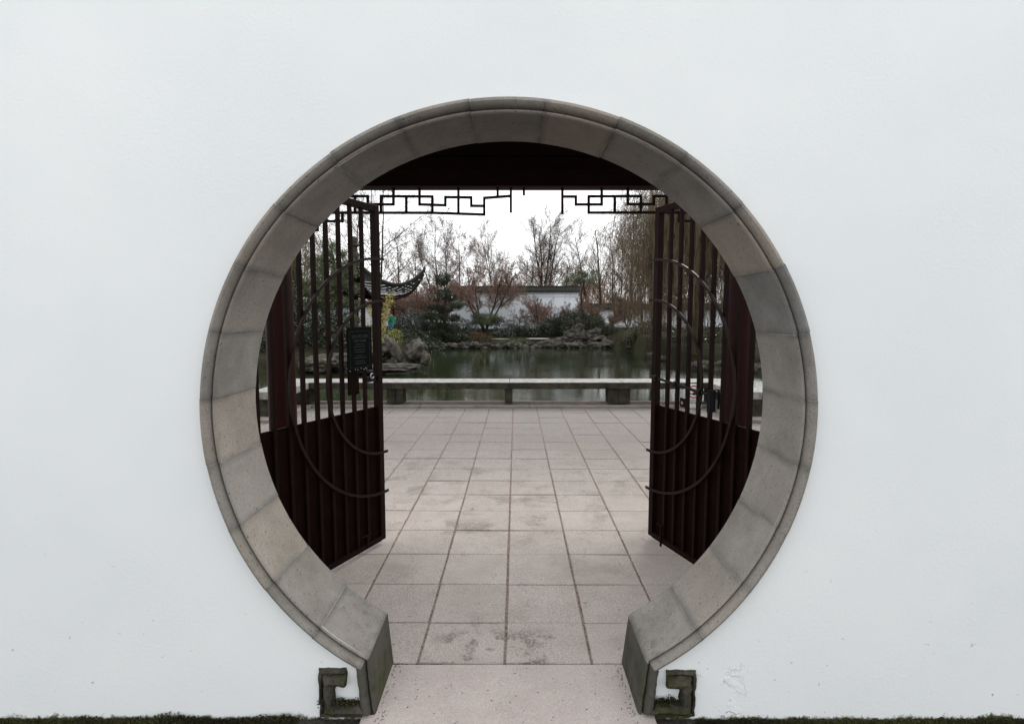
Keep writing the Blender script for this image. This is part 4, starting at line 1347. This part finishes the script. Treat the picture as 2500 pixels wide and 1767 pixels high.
T("bare_tree", BT(1120, 52), Hh(1120, 590, 52), .10, TALL, 41, "broad russet tree between the red-leaved tree and the maple", M_bark, M_twigred, bare, leaves=(1100, .12, M_leafred, "red_leaves"))
T("bare_tree", BT(1275, 58), Hh(1275, 650, 58), .08, TALL, 42, "low faint bare tree left of the tall lone one", M_bark, M_twigred, bare)
T("bare_tree", BT(1380, 60), Hh(1380, 660, 60), .08, TALL, 43, "low faint bare tree right of the tall lone one", M_bark, M_twigred, bare)
T("bare_tree", BT(1150, 50), Hh(1150, 625, 50), .10, LOWC, 71, "rounded russet tree crown directly behind the maple's left half", M_bark, M_twigred, bare, leaves=(200, .07, M_leafred, "red_leaves"))
T("bare_tree", BT(1235, 52), Hh(1235, 640, 52), .10, LOWC, 72, "rounded twiggy crown behind the maple's right half", M_bark, M_twigred, bare)
T("bare_tree", BT(1300, 50), Hh(1300, 655, 50), .09, LOWC, 73, "low rounded reddish crown at the foot of the tall lone tree", M_bark, M_twigred, bare, leaves=(200, .07, M_leafred, "red_leaves"))
T("bare_tree", BT(1370, 52), Hh(1370, 650, 52), .09, LOWC, 74, "low rounded russet crown left of the flat-topped pine", M_bark, M_twigred, bare)
T("bare_tree", BT(1500, 48), Hh(1500, 610, 48), .10, LOWC, 75, "wide airy russet crown behind the lamp post", M_bark, M_twigred, bare)
T("bare_tree", BT(1570, 42), Hh(1570, 590, 42), .10, LOWC, 76, "wide airy russet crown beside the right gate's free edge", M_bark, M_twigred, bare)

mp = "garden maples in winter"
def MPL(px, Y, pytop, seed, label, mb, mt, stems=5, spread=.75, r=.11, nl=900, ls=.05, lean=(0, 0), **kw):
    b = BT(px, Y)
    H = (at(px, pytop, Y).z - b.z)
    T("maple_tree", b, H * .78, r, dict(SPREAD, **kw), seed, label, mb, mt, mp, stems=stems, stem_spread=spread, lean=lean, leaves=(nl, ls, M_leafred, "clinging_leaves"))
MPL(1184, 39.5, 618, 21, "broad many-stemmed maple with a reddish twig dome before the white wall", M_bark2, M_twigred, 6, .62, .13, 300, .045, kids=[8, 8, 7, 5], start=[.45, .1, .05, .05], up=[.05, .03, .02, .02, 0], nseg=[8, 6, 5, 3, 2], ratio=[.46, .5, .5, .55])
MPL(1330, 40.5, 690, 22, "low maple with a haze of red leaves over the rounded shrub", M_bark, M_twigred, 5, 1.1, .08, 700, .045)
MPL(1393, 39.5, 700, 23, "reddish twiggy maple just behind the large rounded shrub", M_bark, M_twigred, 5, 1.2, .08, 700, .05)
MPL(1478, 38.5, 708, 24, "low flat-crowned dark maple right of the rockery", M_bark, M_twigred, 5, 1.3, .08, 300, .05)
MPL(1532, 38, 690, 25, "multi-stemmed small maple left of the round bluish shrub", M_bark2, M_twig, 4, .5, .07, 100, .05)
MPL(1010, 38.5, 640, 26, "tan-barked leaning maple between the pavilion and the layered pine", M_barktan, M_twigred, 5, .6, .12, 500, .05)
MPL(1065, 40, 650, 27, "reddish twiggy maple directly behind the layered pine", M_barktan, M_twigred, 4, .6, .10, 500, .05)
MPL(965, 41, 680, 28, "reddish maple behind the pavilion's right eave", M_barktan, M_twigred, 4, .8, .09, 400, .05)
T("dwarf_tree", BT(1268, 36.4), 1.35, .055, dict(SPREAD, nseg=[5, 6, 4, 3, 2], start=[.7, .2, .1, .1], ratio=[1.0, .5, .5, .5], angle=[1.2, .6, .6, .7], kids=[8, 7, 6, 3]), 28, "little bare dwarf tree with a thin trunk in front of the glossy shrubs", M_bark, M_twig)

# far woods beyond the wall: one mass
nr = np.random.default_rng(90)
n = 60000
tx = nr.uniform(-75, 75, n); ty = nr.uniform(66, 84, n)
hgt = 3.2 + 1.6 * np.sin(tx * .21) + 1.1 * np.sin(tx * .53 + 2) + .7 * np.sin(tx * 1.7)
tz = .3 + hgt * nr.random(n) ** .6
d = np.stack([nr.normal(size=n) * .5, nr.normal(size=n) * .3, np.abs(nr.normal(size=n)) + .5], axis=1)
segs = np.concatenate([np.stack([tx, ty, tz], 1), np.stack([tx, ty, tz], 1) + d * .55, np.full((n, 1), .03), np.full((n, 1), .012)], axis=1)
meta(link("distant_wood", tube_mesh("distant_wood", segs, 3), M_twigred), "far reddish-brown winter woodland beyond the garden wall", "woodland", kind="stuff")

# ================================================================== WILLOWS
def willow(px, Y, pytop, seed, label, m, spanL, spanR, n, pbot, thick=.0048, base_px=None):
    rg = random.Random(seed)
    b = BT(base_px or px, Y)
    g = empty("willow_tree", tuple(b), label, "willow tree", "weeping willows")
    top = at(px, pytop, Y)
    sg = []
    mains = []
    for k in range(16):
        e = at(rg.uniform(px + spanL * .8, px + spanR * .8), rg.uniform(pytop - 10, pytop + 130), Y + rg.uniform(-2.5, 2.5))
        s = b.lerp(top, rg.uniform(.5, .95))
        mid = s.lerp(e, .5) + Vector((0, 0, rg.uniform(.2, .7)))
        q = [s, s.lerp(mid, .5) + Vector((0, 0, .15)), mid, e]
        for i, (a, c) in enumerate(zip(q, q[1:])):
            sg.append((*a, *c, .07 - .018 * i, .05 - .015 * i))
        mains.append(q)
    for a, c, r0, r1 in ((b, b.lerp(top, .5), .24, .19), (b.lerp(top, .5), top, .19, .07)):
        sg.append((*a, *c, r0, r1))
    link("trunk", tube_mesh("trunk", sg, 7), M_bark2, g)
    st = []
    for k in range(n):
        q = mains[rg.randrange(len(mains))]
        i = rg.choice((1, 2, 2))
        s = q[i].lerp(q[i + 1], rg.random()) + Vector((rg.gauss(0, 1.0), rg.gauss(0, 1.0), rg.gauss(0, .6)))
        zb = at(px, rg.uniform(pbot[0], pbot[1]), Y).z
        L = max(.6, min(s.z - zb, rg.uniform(.8, 5.5)))
        p = s
        steps = 7
        dx, dy = rg.gauss(0, .42), rg.gauss(0, .42)
        for j in range(steps):
            f = j / steps
            q2 = p + Vector((dx * (1 - f) ** 2 * .6 + rg.gauss(0, .04), dy * (1 - f) ** 2 * .6, -L / steps * (1 if j else .5)))
            r_ = thick * (1.2 - .6 * f)
            st.append((*p, *q2, r_, r_ * .92))
            p = q2
    link("hanging_twigs", tube_mesh("hanging_twigs", st, 3), m, g)
willow(1700, 22, 440, 1, "golden-brown weeping willow whose strands hang behind the right gate", M_willow, -150, 210, 5200, (800, 890), .0055)
willow(1600, 27, 600, 2, "thinner weeping willow trailing over the right shore beside the gate", M_willow, -80, 70, 800, (790, 862), .0055)
willow(715, 29, 540, 3, "olive weeping willow at the far left behind the column", M_willowg, -70, 60, 900, (720, 800), .006)

# curved lamp post beyond the wall
g = empty("lamp_post", tuple(BT(1490, 46)), "thin dark lamp post with a hooked top right of the slender bare tree", "lamp post")
p0, p1 = BT(1490, 46), at(1490, 672, 46)
bm = bmesh.new()
pts = [p0, p1] + [p1 + Vector((.32 - .32 * math.cos(t), 0, .32 * math.sin(t))) for t in np.linspace(.2, 2.8, 8)]
add_tube(bm, pts, .035, 6)
link("pole", bm_mesh("pole", bm, 60), M_black, g)
bm = bmesh.new()
e = pts[-1]
add_lathe(bm, [(.03, e.z + .02), (.14, e.z - .06), (.16, e.z - .12), (.10, e.z - .16)], e.x, e.y, 12)
link("lamp_head", bm_mesh("lamp_head", bm, 60), M_black, g)

# ================================================================== PAVILION
YP = 32.0
pc = at(868, 768, YP)
pv = empty("pavilion", (pc.x, YP, .3), "square pavilion with dark tiled roof and swept-up corners beyond the left gate", "pavilion")
mpp = YP / FPX
vr = Vector((163 * mpp, 52 * mpp, 0))        # centre -> right corner
vf = Vector((52 * mpp, -163 * mpp, 0))       # centre -> front corner
corners = [vf, vr, -vf, -vr]
cen = Vector((pc.x, YP, 0))
ZE, ZT_, ZA, ZTOP = 2.65, 4.15, 4.6, 6.2
deckz = .50
# roof surface: ring r in 0..1, edge parameter t
def roof_pt(side, t, r, under=0.0):
    a, b = corners[side], corners[(side + 1) % 4]
    e = a.lerp(b, t)
    cr = abs(2 * t - 1)                       # 1 at a corner
    lift = cr ** 5
    out = e * (0.78 + .20 * cr ** 2.0)
    z_eave = ZE + (ZT_ - ZE) * lift
    z = ZA + (ZE - ZA) * (1 - (1 - r) ** 2.0) + (z_eave - ZE) * r ** 3.2
    return cen + out * r + Vector((0, 0, z - under))
bm = bmesh.new()
N, RN = 20, 12
for under in (0, .12):
    for sd in range(4):
        grid = [[bm.verts.new(roof_pt(sd, i / N, .03 + .97 * j / RN, under)) for i in range(N + 1)] for j in range(RN + 1)]
        for j in range(RN):
            for i in range(N):
                bm.faces.new((grid[j][i], grid[j][i + 1], grid[j + 1][i + 1], grid[j + 1][i]))
bmesh.ops.remove_doubles(bm, verts=bm.verts[:], dist=.001)
me = bpy.data.meshes.new("roof"); bm.to_mesh(me); bm.free()
link("roof", me, M_tile, pv)
# tile rolls with pale rims whose colour paints in glints
rolls = []; rims = bmesh.new()
for sd in range(4):
    for i in range(34):
        t = (i + .5) / 34
        rmin_ = .10 + .85 * abs(2 * t - 1) * .0
        prev = None
        lim = 0.12
        for j in range(11):
            r = lim + (1.0 - lim) * j / 10
            p = roof_pt(sd, .5 + (t - .5), r) + Vector((0, 0, .03))
            if prev is not None:
                rolls.append((*prev, *p, .045 * (r + .2) , .045 * (r + .25)))
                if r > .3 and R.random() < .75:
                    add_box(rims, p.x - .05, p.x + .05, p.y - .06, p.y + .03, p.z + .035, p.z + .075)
            prev = p
o = link("tile_rolls", tube_mesh("tile_rolls", rolls, 5), M_tile, pv); o["kind"] = "stuff"
o = link("tile_rim_glints", bm_mesh("tile_rim_glints", rims), M_tileshine, pv); o["kind"] = "stuff"
for k in range(4):
    bm = bmesh.new()
    pts = [roof_pt(k, 0, .05 + .95 * j / 14) + Vector((0, 0, .10)) for j in range(15)]
    tip = pts[-1] + (pts[-1] - pts[-2]).normalized() * .12 + Vector((0, 0, .26))
    pts.append(pts[-1].lerp(tip, .5) + Vector((0, 0, -.03)))
    pts.append(tip)
    add_tube(bm, pts, [.13] * 12 + [.12, .11, .10, .06, .02], 8)
    link("hip_ridge", bm_mesh("hip_ridge", bm, 50), M_tile, pv)
    bm = bmesh.new()
    eg = [roof_pt(k, i / 20, 1.0, .10) for i in range(21)]
    add_tube(bm, eg, .06, 6)
    link("eave_board", bm_mesh("eave_board", bm, 60), M_red, pv)
bm = bmesh.new()
add_lathe(bm, [(.55, ZA - .25), (.42, ZA + .05), (.26, ZA + .25), (.30, ZA + .50), (.22, ZA + .62), (.20, ZA + .9), (.32, ZA + .98), (.32, ZA + 1.04), (.22, ZA + 1.1), (.24, ZA + 1.42), (.10, ZA + 1.52)], cen.x, cen.y, 20)
link("finial", bm_mesh("finial", bm, 40), M_pier, pv)
cf = .52
for k in range(4):
    c = cen + corners[k] * cf
    bm = bmesh.new()
    add_lathe(bm, [(.11, deckz), (.11, 3.1)], c.x, c.y, 14)
    link("column", bm_mesh("column", bm, 60), M_red, pv)
    a, b = cen + corners[k] * cf, cen + corners[(k + 1) % 4] * cf
    dd = (b - a).normalized(); L = (b - a).length
    sd = Vector((dd.y, -dd.x, 0))
    M = Matrix(((dd.x, sd.x, 0, a.x), (dd.y, sd.y, 0, a.y), (0, 0, 1, 0), (0, 0, 0, 1)))
    link("tie_beam", box_mesh("tie_beam", .112, L - .112, -.06, .06, 2.62, 2.90, M), M_beam, pv)
    link("bench_rail", box_mesh("bench_rail", .112, L - .112, -.18, .14, .86, .92, M), M_rail, pv)
    link("rail_base", box_mesh("rail_base", .112, L - .112, -.03, .03, deckz + .01, .60, M), M_rail, pv)
    x = .3
    while x < L - .2:
        link("baluster", box_mesh("baluster", x, x + .05, -.02, .02, .602, .858, M), M_red, pv)
        x += .22
bm = bmesh.new()
for k in range(2):
    z0, z1 = (.0, deckz - .006) if k == 0 else (deckz - .005, deckz)
    s = .80 if k == 0 else .62
    v0 = [bm.verts.new(cen + c * s + Vector((0, 0, z0 - .3 * (1 - k)))) for c in corners]
    v1 = [bm.verts.new(cen + c * s + Vector((0, 0, z1))) for c in corners]
    bm.faces.new(v0); bm.faces.new(v1)
    for i in range(4): bm.faces.new((v0[i], v0[(i + 1) % 4], v1[(i + 1) % 4], v1[i]))
link("deck", bm_mesh("deck", bm), M_path, pv)
# pale terrace slab in front of the pavilion
tp = at(905, 824, 27.5)
o = link("terrace_slab", box_mesh("terrace_slab", tp.x - 1.9, tp.x + .75, 26.6, 28.6, -.3, tp.z, bev=.03), M_path)
meta(o, kind="structure")

# seated person in green on the pavilion's rail bench
def person():
    c = at(957.5, 797, 31.2)
    g = empty("person", (c.x, 31.2, .9), "person in green jacket and dark red hat seated on the pavilion bench by a column", "person")
    me = bpy.data.meshes.new("body")
    x, y, z = c.x, 31.2, .92
    V = [(x, y, z + .06), (x + .02, y + .02, z + .28), (x - .01, y + .01, z + .50), (x - .03, y, z + .62), (x - .05, y - .01, z + .74),   # pelvis..head
         (x - .14, y - .08, z + .47), (x - .17, y - .20, z + .22), (x - .08, y - .32, z + .12),                        # left arm
         (x + .14, y + .05, z + .46), (x + .17, y - .06, z + .22), (x + .08, y - .22, z + .10),                          # right arm
         (x - .12, y - .40, z + .04), (x - .14, y - .42, z - .36), (x - .14, y - .56, z - .40),                          # left leg
         (x + .10, y - .42, z + .04), (x + .12, y - .44, z - .36), (x + .12, y - .58, z - .40)]
    Rr = [.16, .15, .15, .055, .085, .065, .05, .035, .065, .05, .035, .085, .055, .04, .085, .055, .04]
    E_ = [(0, 1), (1, 2), (2, 3), (3, 4), (2, 5), (5, 6), (6, 7), (2, 8), (8, 9), (9, 10), (0, 11), (11, 12), (12, 13), (0, 14), (14, 15), (15, 16)]
    me.from_pydata(V, E_, [])
    o = bpy.data.objects.new("body", me)
    C.objects.link(o)
    sk = o.modifiers.new("skin", 'SKIN')
    o.modifiers.new("sub", 'SUBSURF').levels = 1
    for i, r in enumerate(Rr):
        me.skin_vertices[0].data[i].radius = (r, r)
    me.skin_vertices[0].data[0].use_root = True
    bpy.context.view_layer.update()
    dg = bpy.context.evaluated_depsgraph_get()
    m2 = bpy.data.meshes.new_from_object(o.evaluated_get(dg))
    bpy.data.objects.remove(o)
    m2.materials.clear()
    for m in (M_jacket, M_trous, M_skin): m2.materials.append(m)
    for p in m2.polygons:
        cz_ = p.center.z
        p.material_index = 2 if cz_ > z + .60 else (1 if (cz_ < z + .10) else 0)
        p.use_smooth = True
    link("body", m2, None, g)
    bm = bmesh.new()
    add_lathe(bm, [(.10, z + .76), (.115, z + .79), (.10, z + .87), (.05, z + .91), (.01, z + .92)], x - .05, y - .01, 14)
    link("hat", bm_mesh("hat", bm, 60), M_hair, g)
person()

# ================================================================== MOSS AND LITTER at the wall foot
nr = np.random.default_rng(8)
P = []
for k in range(26000):
    x = nr.uniform(-2.3, 2.3)
    if -0.86 < x < -0.775 or -0.70 < x < -0.775 or -0.62 < x < 0.57 or 0.66 < x < 0.738:
        continue
    lump = mnoise.fractal(Vector((x * 7, 3.3, 0)), 1.0, 2.0, 4)
    inside = -0.775 < x < -0.62 or 0.57 < x < 0.738
    green = -1.75 < x < -0.86
    if inside:
        h = .047 + abs(nr.normal()) * .010 * (1 + lump)
        P.append((x, 2.052 - abs(nr.normal()) * .014, h))
        continue
    h = max(0.0, (.014 if green else .001) + lump * (.022 if green else .010))
    P.append((x, YF - abs(nr.normal()) * .012 - .002 - nr.random() * (.03 if green else .02), -.031 + nr.random() ** .7 * h * (1.15 if green else .9)))
P = np.array(P)
D = np.tile(np.array([0, -.3, 1.0]), (len(P), 1))
meta(link("moss", leaf_mesh("moss", P, .009, nr, .6, D, .8), M_moss), "dark moss and grit growing along the foot of the white wall", "moss", kind="stuff")
# twigs and crumbs in the slab joints and on the threshold
sg = []
for k in range(900):
    if k < 600:
        i = nr.integers(-5, 6); y = nr.uniform(2.4, 6.5)
        x = i * S0 + X0 - YAW * y * 1.0 + nr.normal() * .004
    elif k < 760:
        x = nr.uniform(-.52, .48); y = nr.uniform(1.9, 2.36)
        if nr.random() < .6: x = (-.54 + abs(nr.normal()) * .02) if nr.random() < .5 else (.495 - abs(nr.normal()) * .02)
    else:
        x = nr.uniform(-1.3, 1.3); y = nr.uniform(2.4, 6)
        if k % 4: continue
    a = nr.uniform(0, 6.28); l = nr.uniform(.002, .009)
    sg.append((x, y, .004, x + math.cos(a) * l, y + math.sin(a) * l, .005, nr.uniform(.0008, .002), .001))
meta(link("leaf_litter", tube_mesh("leaf_litter", sg, 4), M_bark), "scattered dry crumbs and bits of twig on the pavers and threshold", "litter", kind="stuff")
